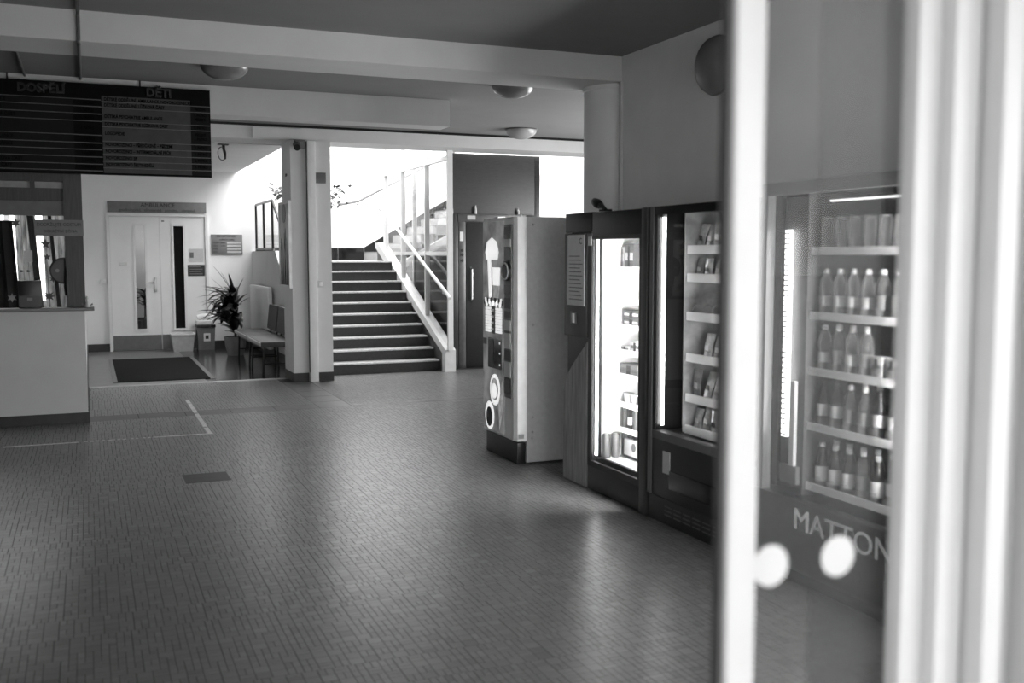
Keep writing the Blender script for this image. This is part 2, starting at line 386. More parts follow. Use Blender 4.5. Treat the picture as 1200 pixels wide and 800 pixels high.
# landing
bx('landing', M_tread, st, 2.70, 4.62, 16.2, 17.95, 1.38, 1.5)
bx('landing_wing', M_tread, st, 4.47, 4.62, 16.1, 16.2, 1.38, 1.5)
for k in range(4):
    x0 = 2.72+k*.475
    bx('skirting_tile', M_blackgloss, st, x0, x0+.465, 17.93, 17.95, 1.5, 1.72)
for k in range(10):   # upper flight along the back wall
    x = 4.62+.27*k; z = 1.5+.15*(k+1)
    s_ = bx('step', M_tread, st, x, x+.29, 16.25, 17.93, z-.17, z)
    bx('riser_face', M_greylight, s_, x-.01, x, 16.25, 17.93, z-.15, z-.02)
    MB().prism([(x, z-.15), (x+.27, z), (x+.27, z+.235), (x, z+.085)], 'y', 17.93, 17.95).build('skirting_tile', M_blackgloss, s_)
MB().prism([(4.62, 1.38), (7.32, 2.88), (7.32, 2.75), (4.62, 1.25)], 'y', 16.2, 17.95).build('flight_soffit', M_wall, st)
# sloped stringer beside the steps
MB().prism([(13.02, 0), (13.16, 0), (13.16, .25), (16.62, 1.72), (16.62, 1.80), (16.45, 1.80), (13.02, .30)], 'x', 4.47, 4.62).build('stringer', mat('pale_stringer', 215, .4, noise=.03), st)
MB().prism([(13.16, 0), (16.6, 0), (16.6, 1.70), (13.16, .24)], 'x', 4.50, 4.58).build('stringer_wall', M_greymid, st)
# wall handrail over the upper flight
hr = tag(MB().tube([(4.15, 17.86, 2.48), (4.5, 17.86, 2.55), (7.3, 17.86, 4.0)], .02, 8).build('wall_handrail', M_greymid, smooth=True, origin=(4.15, 17.86, 2.48)), 'thin grey handrail climbing the white stairwell wall', 'handrail')
for x in (4.5, 5.6, 6.7): MB().tube([(x, 17.95, 2.49+(x-4.5)*.518), (x, 17.86, 2.53+(x-4.5)*.518)], .008, 6).build('bracket', M_greymid, hr)

# glass partition beside the stairs
gp = thing('glass_partition', (4.54, 13.1, .3), 'white framed glass partition beside the staircase', 'partition')
def zs(y): return .30+(y-13.02)*(1.80-.30)/(16.45-13.02)
YV = [12.97, 13.98, 15.17, 16.15]
for i, y in enumerate(YV):
    w_ = .055 if i in (0, 3) else .04
    bx('mullion', M_white, gp, 4.50, 4.57, y, y+w_, zs(max(y, 13.03)) if i else .30, 3.36 if i > 1 else 3.0)
def rail(y0, y1, z): bx('transom', M_white, gp, 4.505, 4.565, y0, y1, z-.025, z+.025)
rail(13.02, 16.15, 2.90); rail(13.02, 15.68, 1.62); rail(13.3, 16.2, 3.36)
edges = [13.02, 13.98, 15.17, 16.15]; ends = [13.98, 15.17, 16.15]
for k in range(3):
    a, b = edges[k]+.045, ends[k]
    for (z0, z1) in ((None, 1.595), (1.645, 2.875), (2.925, 3.34 if k else 3.0)):
        if z0 is None: poly = [(a, zs(a)), (b, min(zs(b), 1.595)), (b, 1.595), (a, 1.595)] if zs(b) < 1.59 else [(a, zs(a)), (15.98, 1.594), (a, 1.595)]
        else:
            poly = [(a, max(z0, zs(a))), (b, max(z0, zs(b))), (b, z1), (a, z1)]
        MB().prism(poly, 'x', 4.532, 4.538).build('pane', G_part, gp)
# white handrail on the partition
h = tag(MB().tube([(4.42, 16.50, 2.55), (4.42, 16.42, 2.50), (4.42, 12.75, 1.06), (4.42, 12.70, 1.02)], .024, 10).build('stair_handrail', M_bright, smooth=True, origin=(4.42, 13.0, 1.0)), 'white tubular handrail sloping down along the glass partition', 'handrail')
for y in (16.18, 14.0, 13.0): 
    z = 1.06+(y-12.75)*(2.50-1.06)/(16.42-12.75)
    MB().tube([(4.51, y+.02, z-.10), (4.43, y, z-.08), (4.42, y, z)], .01, 6).build('bracket', M_alu, h)
# balustrade on the vestibule side of the landing
bl = thing('glass_balustrade', (2.67, 16.8, 1.66), 'dark framed glass balustrade at the landing above the bench', 'balustrade')
def bar(p, q, r=.022): MB().tube([p, q], r, 6).build('frame_bar', M_tube, bl)
XB = 2.67
for y in (16.0, 16.83, 17.64): bar((XB, y, 1.66), (XB, y, 2.44))
bar((XB, 16.0, 2.44), (XB, 17.64, 2.44)); bar((XB, 16.0, 1.69), (XB, 17.64, 1.69))
bar((XB, 16.0, 2.44), (XB, 13.6, 1.11)); bar((XB, 16.0, 1.69), (XB, 13.6, .36)); bar((XB, 14.8, 1.03), (XB, 14.8, 1.78)); bar((XB, 13.6, .30), (XB, 13.6, 1.11))
for a, b in ((16.02, 16.81), (16.85, 17.62)): bx('pane', G_part, bl, XB-.004, XB+.004, a, b, 1.71, 2.42)
for a, b in ((13.62, 14.78), (14.82, 15.98)):
    f = lambda y, o: o+(y-13.6)*1.33/2.4
    MB().prism([(a, f(a, .38)), (b, f(b, .38)), (b, f(b, 1.09)), (a, f(a, 1.09))], 'x', XB-.004, XB+.004).build('pane', G_part, bl)

# ================================================================ ELEVATOR
el = thing('elevator', (5.35, 13.35, 0), 'brushed steel elevator front beside the stairs', 'elevator')
EX0, EX1, EY = 4.645, 6.06, 13.35
for xx_, yy_ in ((EX0+.03, EY+.1), (EX0+.03, 15.12), (EX1-.09, 15.12)): bx('shaft_post', M_white, el, xx_, xx_+.06, yy_, yy_+.06, 0, 3.0)
bx('shaft_side', M_steel, el, EX1-.08, EX1-.03, EY+.1, 15.12, 0, 3.0)
bx('shaft_pane', G_part, el, EX0+.055, EX0+.062, EY+.16, 15.12, 1.58, 3.0); bx('shaft_pane', G_part, el, EX0+.09, EX1-.09, 15.15, 15.157, 1.58, 3.0)
bx('shaft_shade_sheet', M_skirt, el, EX0+.045, EX0+.07, EY+.16, 15.12, 0, 1.58); bx('shaft_shade_sheet', M_skirt, el, EX0+.09, EX1-.09, 15.13, 15.16, 0, 1.58)  # dark sheets standing in for shade below the landing
bx('car_door_back', M_steel, el, EX0+.02, EX1-.09, EY+.06, EY+.1, 0, 3.0)
bx('upper_panel', M_steel, el, EX0, 5.97, EY+.075, EY+.1, 2.17, 3.01, bevel=.004)
bx('side_strip', M_steel, el, 5.975, EX1, EY+.07, EY+.1, .0, 3.01, bevel=.004)
bx('jamb', M_steel, el, EX0, EX0+.13, EY-.01, EY+.06, 0, 2.165, bevel=.004)
bx('jamb', M_steel, el, 5.80, 5.97, EY-.01, EY+.06, 0, 2.165, bevel=.004)
hd = bx('header', mat('dark_steel', 96, .35, metal=.7, noise=.08), el, EX0+.13, 5.80, EY-.02, EY+.06, 2.06, 2.165, bevel=.004)
bx('floor_display', M_greylight, hd, 4.91, 5.03, EY-.026, EY-.02, 2.09, 2.145)
bx('sensor', M_black, hd, 5.32, 5.36, EY-.03, EY-.02, 2.10, 2.13); bx('lamp_unit', M_alu, hd, 5.37, 5.48, EY-.03, EY-.02, 2.09, 2.135)
cp = bx('control_column', mat('dark_steel', 96), el, 4.78, 4.885, EY-.015, EY+.06, 0, 2.06, bevel=.003)
bx('display', M_paper, cp, 4.80, 4.85, EY-.02, EY-.015, 1.79, 1.92)
for z in (1.66, 1.60, 1.52): MB().lathe([(.022, 0), (.022, .012)], (4.828, EY-.015, z), 12, Matrix.Rotation(PI/2, 3, 'X')).build('call_button', M_black, cp)
dr = bx('lift_door', M_steel, el, 4.90, 5.78, EY+.0, EY+.05, .01, 2.05, bevel=.003)
MB().tube([(4.965, EY, 1.42), (4.965, EY-.05, 1.40), (4.965, EY-.05, .98), (4.965, EY, .96)], .014, 8).build('pull_handle', M_alu, dr, smooth=True)
bx('handle_plate', M_black, dr, 4.93, 4.955, EY-.006, EY+.0, .95, 1.44)
for x, hh in ((4.70, .10), (5.05, .12), (5.70, .09)):  # pale reflections above the lift, modelled as small solids
    tag(MB().lathe([(.018, 0), (.02, .01), (.016, hh*.6), (.006, hh)], (x, EY+.022, 2.17), 10).build('reflection_spike', mat('pale_reflection', 205, .3), smooth=True, origin=(x, EY+.022, 2.17)), {4.70: 'small pale reflection vase above the elevator jamb beside the glass partition', 5.05: 'tallest pale reflection vase on the ledge above the elevator door', 5.70: 'lowest pale reflection vase on the ledge above the elevator door'}[x], 'spike', 'reflection spikes on the elevator ledge')

# ================================================================ AMBULANCE DOOR
door = thing('door_1', (1.1, 17.93, 0), 'white double door with narrow glass slots under the AMBULANCE sign', kind='structure')
DY = 17.92
MB().box(.30, .345, DY-.02, 18.02, 0, 2.28).build('door_frame', M_white, door)
MB().box(1.855, 1.90, DY-.02, 18.02, 0, 2.28).build('door_frame', M_white, door)
MB().box(.345, 1.855, DY-.02, 18.02, 2.235, 2.28).build('door_frame', M_white, door)
def leaf(x0, x1, wx0, wx1, z0, z1, gm):
    mb = MB(); mb.box(x0, wx0, DY, DY+.05, .01, 2.23); mb.box(wx1, x1, DY, DY+.05, .01, 2.23); mb.box(wx0, wx1, DY, DY+.05, .01, z0); mb.box(wx0, wx1, DY, DY+.05, z1, 2.23)
    l = mb.build('door_leaf', M_door, door)
    m2 = MB(); t = .035
    m2.box(wx0-t, wx0, DY-.012, DY, z0-t, z1+t); m2.box(wx1, wx1+t, DY-.012, DY, z0-t, z1+t); m2.box(wx0, wx1, DY-.012, DY, z0-t, z0); m2.box(wx0, wx1, DY-.012, DY, z1, z1+t)
    m2.build('slot_frame', M_white, l)
    bx('slot_pane', gm, l, wx0, wx1, DY+.02, DY+.026, z0, z1)
    bx('kick_plate', M_greymid, l, x0+.005, x1-.005, DY-.008, DY, .012, .26)
    return l
l1 = leaf(.35, 1.118, .735, .885, .36, 2.08, G_clear); l2 = leaf(1.124, 1.85, 1.345, 1.50, .36, 2.08, mat('dark_pane', 20, .6, noise=.1, spec=.1))
hp = bx('handle_plate', M_alu, l1, 1.02, 1.06, DY-.012, DY, .98, 1.22, bevel=.003)
MB().tube([(1.04, DY-.01, 1.14), (1.04, DY-.055, 1.14), (.93, DY-.055, 1.135)], .011, 8).build('lever', M_alu, hp, smooth=True)
bx('latch_plate', M_alu, l1, .48, .60, DY-.01, DY, 1.43, 1.47, bevel=.003)
bx('closer_mark', M_black, l2, 1.16, 1.20, DY-.006, DY, 2.15, 2.17)
bx('notice', M_greylight, l2, 1.58, 1.82, DY-.004, DY, 1.48, 1.70)
bx('notice_picture', M_greymid, l2, 1.60, 1.66, DY-.006, DY-.004, 1.55, 1.64)
n2 = bx('warning_notice', M_skirt, l2, 1.56, 1.835, DY-.005, DY, 1.24, 1.43)
for k in range(4): bx('print_line', M_sign, n2, 1.59, 1.80-.03*(k % 2), DY-.007, DY-.005, 1.27+.04*k, 1.282+.04*k)
# corridor behind the glass slot
struct('wall_corridor', M_wall, .1, 2.2, 19.6, 19.7, 0, 2.4, label='corridor wall seen through the door slot')
struct('floor_corridor', M_linopale, .1, 2.2, 18.15, 19.6, -.1, 0, label='corridor floor')
struct('ceiling_corridor', M_wall, -.0, 2.3, 18.15, 19.7, 2.4, 2.5, label='corridor ceiling')
struct('wall_corridor_side', M_wall, 0, .1, 18.15, 19.7, 0, 2.4, label='corridor side wall')
struct('wall_corridor_end', M_wall, 2.2, 2.3, 18.15, 19.7, 0, 2.4, label='corridor end wall')
area('corridor_lamp', (1.1, 18.9, 2.35), (0, 0, 0), .8, .3, 9)
sg = thing('door_sign', (1.1, 17.93, 2.29), 'grey AMBULANCE sign above the double door', 'sign')
bx('panel', M_sign, sg, .325, 1.885, 17.925, 17.95, 2.295, 2.475, bevel=.003)
text('lettering', 'AMBULANCE', .092, (1.11, 17.923, 2.418), '-y', M_text, sg)
for s_, x_ in (('gynekologická,', .675), ('těhotenská', 1.03), ('poradna,', 1.325), ('ultrazvuk', 1.60)): text('lettering', s_, .062, (x_, 17.923, 2.335), '-y', M_text, sg, sx=.97)
sg = thing('information_sign', (2.2, 17.93, 1.6), 'small grey information sign on the wall beside the double door', 'sign')
bx('panel', M_sign, sg, 1.955, 2.475, 17.93, 17.95, 1.605, 1.945, bevel=.003)
text('lettering', 'POHOTOVOST', .058, (2.215, 17.928, 1.915), '-y', M_text, sg, sx=.85)
text('lettering', 'ordinační hodiny', .036, (2.215, 17.928, 1.86), '-y', M_text, sg)
for k, s_ in enumerate(('pondělí – pátek', 'sobota – neděle', 'svátky', 'telefon')):
    z = 1.805-.052*k
    text('lettering', s_, .032, (1.98, 17.928, z), '-y', M_text, sg, align='LEFT')
    bx('name_strip', M_greylight, sg, 2.215, 2.455, 17.926, 17.93, z-.018, z+.016)
tag(bx('wall_socket_box', M_white, None, .18, .28, 17.92, 17.95, 1.13, 1.20, bevel=.004, origin=(.23, 17.935, 1.13)), 'small white box on the wall left of the double door', 'wall box')

# ================================================================ VESTIBULE THINGS
mt = thing('door_mat', (.85, 15, 0), 'large black floor mat in front of the double door', 'mat')
bx('pile', M_mat, mt, .30, 1.42, 13.50, 16.45, .0, .012, bevel=.003)
bx('edge_strip', M_greymid, mt, .25, .30, 13.46, 16.48, .0, .008); bx('edge_strip', M_greymid, mt, 1.42, 1.48, 13.46, 16.48, .0, .008)
# plastic tub
tb = thing('plastic_tub', (1.42, 17.55, 0), 'translucent plastic storage tub on the vestibule floor', 'tub')
mb = MB(); n = 20
def rr(w_, d_, z): return [(1.42+sx*w_, 17.62+sy*d_, z) for sx, sy in ((-1, -1), (1, -1), (1, 1), (-1, 1))]
A, B_, C_, D_ = rr(.15, .13, .001), rr(.185, .16, .29), rr(.178, .153, .29), rr(.143, .122, .012)
mb.faces(A+B_+C_+D_, [(0, 1, 2, 3)]+[(i, (i+1) % 4, 4+(i+1) % 4, 4+i) for i in range(4)]+[(4+i, 4+(i+1) % 4, 8+(i+1) % 4, 8+i) for i in range(4)]+[(8+i, 8+(i+1) % 4, 12+(i+1) % 4, 12+i) for i in range(4)]+[(12, 13, 14, 15)])
mb.build('tub_body', mat('milky_plastic', 195, .3), tb)
m2 = MB(); m2.box(1.225, 1.615, 17.45, 17.47, .275, .30); m2.box(1.225, 1.615, 17.77, 17.79, .275, .30); m2.box(1.225, 1.245, 17.47, 17.77, .275, .30); m2.box(1.595, 1.615, 17.47, 17.77, .275, .30)
m2.build('rim', M_white, tb)
# waste bin with lid and towel pack
bn = thing('waste_bin', (1.80, 17.75, 0), 'grey waste bin with black lid and a sticker beside the tub', 'bin')
mb = MB(); A = [(1.675, 17.63, .0), (1.935, 17.63, .0), (1.935, 17.88, .0), (1.675, 17.88, .0)]; B_ = [(1.66, 17.61, .38), (1.95, 17.61, .38), (1.95, 17.9, .38), (1.66, 17.9, .38)]
mb.faces(A+B_, [(3, 2, 1, 0), (4, 5, 6, 7)]+[(i, (i+1) % 4, 4+(i+1) % 4, 4+i) for i in range(4)]).build('bin_body', mat('bin_grey', 110, .45), bn)
bx('lid', M_black, bn, 1.65, 1.96, 17.60, 17.91, .38, .425, bevel=.008)
stk = bx('sticker', M_paper, bn, 1.76, 1.87, 17.615, 17.622, .15, .29)
bx('sticker_mark', M_skirt, stk, 1.79, 1.84, 17.612, 17.616, .19, .25)
tp = thing('towel_pack', (1.80, 17.75, .425), 'white pack of paper towels lying on the waste bin', 'towels')
bx('wrap', M_white, tp, 1.655, 1.945, 17.63, 17.88, .425, .50, bevel=.015)
MB().tube([(1.68, 17.76, .535), (1.76, 17.76, .56), (1.86, 17.76, .56), (1.93, 17.76, .53)], .05, 10).build('towel_roll', M_paper, tp, smooth=True)
# radiator on the stair wall
rd = thing('radiator', (2.57, 16.6, .12), 'white ribbed radiator on the stair side wall behind the plant', 'radiator')
for k in range(20): bx('rib', M_white, rd, 2.53, 2.60, 15.75+.092*k, 15.75+.092*k+.058, .14, 1.10, bevel=.012)
bx('pipe_header', M_white, rd, 2.55, 2.585, 15.74, 17.6, 1.03, 1.08); bx('pipe_header', M_white, rd, 2.55, 2.585, 15.74, 17.6, .16, .21)
MB().tube([(2.60, 15.9, .6), (2.638, 15.9, .6)], .015, 8).build('wall_bracket', M_white, rd); MB().tube([(2.60, 17.3, .6), (2.638, 17.3, .6)], .015, 8).build('wall_bracket', M_white, rd)
# benches
def bench(y0, y1, back, label, by=None):
    b = thing('padded_bench', (2.32, (y0+y1)/2, 0), label, 'bench')
    bx('seat_pad', M_vinyl, b, 2.06, 2.50, y0, y1, .385, .46, bevel=.02)
    bx('seat_edge', M_vinylpale, b, 2.052, 2.065, y0+.02, y1-.02, .40, .448, bevel=.004)
    fr = MB(); fr.box(2.10, 2.13, y0+.05, y1-.05, .355, .385); fr.box(2.44, 2.47, y0+.05, y1-.05, .355, .385); fr.build('seat_frame', M_tube, b)
    for y in (y0+.10, y1-.10):
        for x, dx in ((2.115, -.03), (2.455, .03)): MB().tube([(x, y, .37), (x+dx*.5, y, .0)], .014, 8).build('leg', M_tube, b, smooth=True)
        MB().tube([(2.115, y, .16), (2.455, y, .16)], .010, 6).build('stretcher', M_tube, b)
    if back:
        bp = MB().prism([(2.46, .50), (2.52, .50), (2.56, .86), (2.50, .86)], 'y', *(by or (y0+.03, y1-.03))).build('backrest', M_vinyl, b)
        for y in ((by[0]+.1, by[1]-.1) if by else (y0+.15, y1-.15)): MB().tube([(2.47, y, .37), (2.53, y, .55)], .012, 6).build('back_support', M_tube, b)
    return b
bench(13.42, 14.62, True, 'grey padded bench with a backrest beside the pillar')
bench(14.66, 15.98, True, 'grey padded bench with a short backrest beside the potted plant', (14.70, 15.42))
# big leafy potted plant
def plant(name, loc, label, pot_r, pot_h, leaves, lm, stem_h, pm, square=False):
    p = thing(name, loc, label, 'plant'); x, y, z = loc
    MB().lathe([(pot_r*.72, 0), (pot_r*.95, pot_h*.55), (pot_r, pot_h*.9), (pot_r*1.05, pot_h*.9), (pot_r*1.05, pot_h), (pot_r*.9, pot_h), (pot_r*.88, pot_h*.86)], loc, 18).build('pot', pm, p, smooth=True)
    MB().lathe([(pot_r*.88, 0), (pot_r*.88, .01)], (x, y, z+pot_h*.86), 14).build('soil', M_black, p)
    MB().tube([(x, y, z+pot_h*.8), (x+.01, y-.01, z+pot_h+stem_h*.5), (x, y, z+pot_h+stem_h)], .022, 7, .010).build('stem', M_skirt, p, smooth=True)
    for (az, L, up, droop, wd, h0) in leaves:
        base = Vector((x, y, z+pot_h+h0)); d = Vector((math.cos(az), math.sin(az), 0)); side = Vector((-d.y, d.x, 0))
        prev = None; mb = MB(); rows = []; N = 7; pos = base.copy(); el_ = up
        for k in range(N+1):
            t = k/N; wv = wd*math.sin(PI*min(1, .12+.88*t))**.7*(1 if t < .98 else .15)
            f = .25*wv
            rows.append([mb.bm.verts.new(pos-side*wv), mb.bm.verts.new(pos-Vector((0, 0, f))), mb.bm.verts.new(pos+side*wv)])
            pos = pos + (d*math.cos(el_)+Vector((0, 0, math.sin(el_))))*(L/N); el_ -= droop/N
        for a, b in zip(rows, rows[1:]):
            for j in range(2): mb.bm.faces.new((a[j], a[j+1], b[j+1], b[j]))
        o = mb.build('leaf', lm, p, smooth=True)
    return p
LV = []
for k in range(95):
    h0 = random.uniform(.05, .66); az = random.uniform(.75*PI/2, 2*PI-.75*PI/2)
    LV.append((az, (random.uniform(.42, .66) if math.sin(az) > -.5 else random.uniform(.3, .42)) if math.cos(az) < .3 else random.uniform(.28, .36), random.uniform(.35, 1.15), random.uniform(.8, 2.1) if h0 > .25 else random.uniform(.3, 1.0), random.uniform(.04, .065), h0))
LV += [(PI*.62, .5, .9, 1.2, .05, .6), (PI*1.4, .4, 1.0, 1.0, .05, .62)]
LV += [(PI*1.02, .62, 1.15, .35, .028, .62), (PI*.98, .55, .95, .3, .026, .55), (PI*1.1, .62, .7, .3, .02, .3), (PI*.9, .5, 1.25, .3, .03, .6), (PI*1.3, .45, 1.3, .3, .03, .6), (0.2, .38, 1.25, .3, .03, .6), (.5, .36, 1.1, .9, .04, .45), (-.5, .36, 1.1, .9, .04, .4)]
plant('potted_plant', (2.14, 16.55, 0), 'large dark strap-leaved potted plant on the vestibule floor', .17, .30, LV, M_leaf, .62, mat('pale_pot', 120, .5))
plant('corridor_plant', (.90, 18.8, 0), 'potted plant seen through the glass slot of the double door', .13, .5, [(random.uniform(0, 6.28), random.uniform(.25, .4), random.uniform(.5, 1.2), random.uniform(.5, 1.6), .035, random.uniform(.1, .45)) for k in range(22)], M_leaf, .45, M_skirt)
# leafy plant on the stair landing
LF = []
for k in range(150):
    LF.append((random.uniform(0, 2*PI), random.uniform(.10, .19), random.uniform(-.5, 1.0), random.uniform(.3, 1.5), random.uniform(.016, .028), 0))
def landing_plant():
    p = thing('ficus_plant', (3.35, 17.2, 1.5), 'tall leafy potted plant on the stair landing behind the pillar', 'plant'); x, y, z = 3.35, 17.2, 1.5
    MB().lathe([(.12, 0), (.16, .24), (.17, .26), (.15, .26), (.14, .22)], (x, y, z), 16).build('pot', M_greymid, p, smooth=True)
    tips = []
    for k in range(22):
        a = 2*PI*k/22+random.uniform(-.2, .2); r = random.uniform(.45, .80); zt = random.uniform(2.42, 2.82)
        tip = Vector((max(2.92, x+.14+r*math.cos(a)), y+.6*r*math.sin(a), zt)); mid = Vector((x+.25*r*math.cos(a), y+.2*r*math.sin(a), zt-.18))
        MB().tube([(x, y, z+.2), (x+.02*math.cos(a), y, z+.6), mid, tip], .010, 5, .003).build('branch', M_skirt, p)
        tips += [mid.lerp(tip, t) for t in (.15, .35, .55, .7, .85, 1.)]
    for tip in tips:
        for q in range(3):
            az = random.uniform(0, 2*PI); el_ = random.uniform(-.7, .6); L = random.uniform(.11, .17); wd = L*.24
            d = Vector((math.cos(az)*math.cos(el_), math.sin(az)*math.cos(el_), math.sin(el_))); s_ = d.cross(Vector((0, 0, 1))).normalized()
            c = tip+Vector((random.uniform(-.04, .04), random.uniform(-.04, .04), random.uniform(-.04, .04)))
            MB().faces([c, c+d*L*.5-s_*wd, c+d*L, c+d*L*.5+s_*wd+Vector((0, 0, .004))], [(0, 1, 2, 3)]).build('leaf', M_leaf2, p)
landing_plant()
# framed picture on the pillar side
fp = thing('framed_picture', (2.345, 13.0, 1.19), 'tall silver framed picture of grasses on the side of the pillar', 'picture')
MB().box(2.322, 2.335, 12.70, 13.38, 1.20, 2.25).build('picture_print', mat('pale_print', 150, .3, noise=.25, scale=2, stretch=(1, 6, 1)), fp)
for a in ((12.68, 12.71, 1.18, 2.27), (13.37, 13.40, 1.18, 2.27), (12.71, 13.37, 1.18, 1.21), (12.71, 13.37, 2.24, 2.27)): bx('frame_bar', M_alu, fp, 2.312, 2.348, *a)
for k in range(7):
    y = 12.80+.08*k; MB().tube([(2.320, y, 1.22), (2.320, y+.03*((k % 3)-1), 1.5), (2.320, y+.08*((k % 3)-1), 1.75+.06*(k % 4))], .007, 5, .002).build('grass_stroke', M_skirt, fp)
MB().lathe([(.12, 0), (.12, .004)], (2.318, 13.05, 2.12), 16, Matrix.Rotation(PI/2, 3, 'Y')).build('dark_patch', M_greymid, fp)
# camera on the pillar and wire ring detector under the vestibule ceiling
cc = thing('security_camera', (2.45, 12.68, 2.95), 'small black security camera under the lintel at the pillar', 'camera')
bx('mount', M_greymid, cc, 2.40, 2.53, 12.64, 12.70, 2.985, 3.01); MB().tube([(2.43, 12.66, 2.99), (2.43, 12.62, 2.94)], .012, 8).build('arm', M_black, cc)
MB().tube([(2.42, 12.66, 2.955), (2.40, 12.50, 2.90)], .04, 12).build('camera_body', M_black, cc, smooth=True)
bx('junction_box', M_greymid, cc, 2.46, 2.53, 12.66, 12.70, 2.91, 2.985)
dt = thing('cable_coil', (1.62, 13.4, 3.0), 'dark coil of cable hanging under the vestibule ceiling', 'cable')
ring = [(1.62+.05*math.cos(t), 13.4+.02*math.sin(t), 2.88+.085*math.sin(t)) for t in [2*PI*k/18 for k in range(19)]]
MB().tube(ring, .006, 6).build('cable_loop', M_black, dt, smooth=True)
MB().tube([(1.64, 13.4, 3.0), (1.645, 13.4, 2.93), (1.66, 13.4, 2.86), (1.66, 13.4, 2.81)], .022, 7, .012).build('plug', M_black, dt, smooth=True)
bx('ceiling_plate', M_black, dt, 1.57, 1.70, 13.36, 13.44, 2.985, 3.0)

# ================================================================ LAMPS (unlit)
def dome(name, loc, mtx, label, m):
    l = thing(name, loc, label, 'lamp')
    MB().lathe([(.205, 0), (.205, .012), (.19, .015)], loc, 32, mtx).build('rim', M_greymid, l, smooth=True)
    MB().lathe([(.198*math.cos(a), .015+.115*math.sin(a)) for a in [PI/2*k/8 for k in range(8)]], loc, 32, mtx, cap0=False).build('shade', m, l, smooth=True)
    return l
FLIP = Matrix.Rotation(PI, 3, 'X')
dome('ceiling_lamp', (1.12, 8.95, ZC), FLIP, 'opal dome lamp on the ceiling above the notice board', M_opal)
dome('ceiling_lamp', (3.76, 8.95, ZC), FLIP, 'opal dome lamp on the ceiling between beam and column', M_opal)
dome('ceiling_lamp', (5.17, 12.03, ZC), FLIP, 'opal dome lamp on the ceiling in front of the elevator', M_lampglass)
dome('wall_lamp', (4.05, 6.0, 2.90), Matrix.Rotation(-PI/2, 3, 'Y'), 'opal dome lamp on the wall above the vending machines', M_opal)

# ================================================================ RECEPTION
rc = thing('reception_counter', (-1.2, 10.5, 0), 'white reception counter with dark plinth and grey ledge', 'counter')
bx('front_panel', M_wall, rc, -4.9, -.04, 10.40, 10.498, .10, 1.075)
bx('plinth', M_skirt, rc, -4.9, -.03, 10.385, 10.498, 0, .10)
bx('ledge', M_greymid, rc, -4.9, .045, 10.28, 10.498, 1.075, 1.105, bevel=.004)
win = thing('window_1', (-1.2, 10.5, 1.1), 'dark framed reception hatch window above the counter', kind='structure')
bx('post', M_darkframe, win, -.19, -.03, 10.42, 10.62, 1.105, 2.36)
bx('head_rail', M_darkframe, win, -2.6, -.19, 10.44, 10.56, 2.28, 2.36)
bx('transom_panel', M_darkframe, win, -2.6, -.19, 10.45, 10.55, 2.10, 2.22)
bx('blind_panel', mat('blind_grey', 100, .5), win, -2.6, -.19, 10.46, 10.54, 1.965, 2.10)
for x in (-.45, -1.05, -1.65, -2.25): bx('mullion', M_darkframe, win, x-.02, x+.02, 10.45, 10.55, 2.22, 2.28)
bx('upper_pane', mat('frosted_pane', 150, .3), win, -2.6, -.19, 10.49, 10.50, 2.22, 2.28)
bx('hatch_pane', G_clear, win, -2.6, -.19, 10.50, 10.506, 1.105, 1.965)
# office window with curtains and mullions
w2 = thing('window_2', (-.95, 14.62, .95), 'bright office window behind the reception hatch', kind='structure')
for x0, x1 in ((-1.7, -1.64), (-.26, -.2), (-.98, -.92)): bx('frame', M_white, w2, x0, x1, 14.61, 14.68, .95, 2.45)
for z0, z1 in ((.95, 1.0), (2.40, 2.45), (1.98, 2.02)): bx('frame', M_white, w2, -1.64, -.26, 14.615, 14.675, z0, z1)
bx('pane', G_clear, w2, -1.64, -.26, 14.645, 14.65, 1.0, 2.40)
M_sheer = mat('sheer_curtain', 190, .9, noise=.3, scale=3, stretch=(6, 6, 1.5))
def translucent(m, k):
    N = m.node_tree.nodes; L = m.node_tree.links; t = N.new('ShaderNodeBsdfTranslucent'); mx = N.new('ShaderNodeMixShader'); mx.inputs[0].default_value = k
    L.new(N['Color Ramp'].outputs[0], t.inputs[0]); L.new(N['Principled BSDF'].outputs[0], mx.inputs[1]); L.new(t.outputs[0], mx.inputs[2]); L.new(mx.outputs[0], N['Material Output'].inputs[0])
translucent(M_sheer, .55)
def curtain(name, label, x0, x1, xb0, xb1, y, z0, z1, m):
    mb = MB(); n = 14; top = []; bot = []
    for k in range(n+1):
        t = k/n; o_ = .025*math.sin(k*2.1)
        top.append((x0+(x1-x0)*t, y+o_, z1)); bot.append((xb0+(xb1-xb0)*t, y+o_, z0))
    v = top+bot+[(p[0], p[1]+.01, p[2]) for p in top]+[(p[0], p[1]+.01, p[2]) for p in bot]; N1 = n+1
    f = [(k, k+1, N1+k+1, N1+k) for k in range(n)]+[(2*N1+k, 3*N1+k, 3*N1+k+1, 2*N1+k+1) for k in range(n)]
    c = thing(name, ((xb0+xb1)/2, y, z0), label, 'curtain')
    mb.faces(v, f).build('fabric', m, c, smooth=True)
    MB().tube([(x0-.02, y, z1), (x1+.02, y, z1)], .012, 8).build('rod', M_tube, c)
curtain('dark_curtain', 'dark hanging curtain inside the reception office', -1.25, -.76, -1.25, -.66, 12.6, .005, 1.97, M_skirt)
curtain('sheer_curtain', 'pale sheer curtain in the reception office window', -.84, -.60, -.80, -.55, 14.3, .005, 2.2, M_sheer)
curtain('sheer_curtain', 'pale sheer curtain beside the slanted reflection bars in the office window', -.52, -.18, -.50, -.17, 14.35, .005, 2.3, M_sheer)
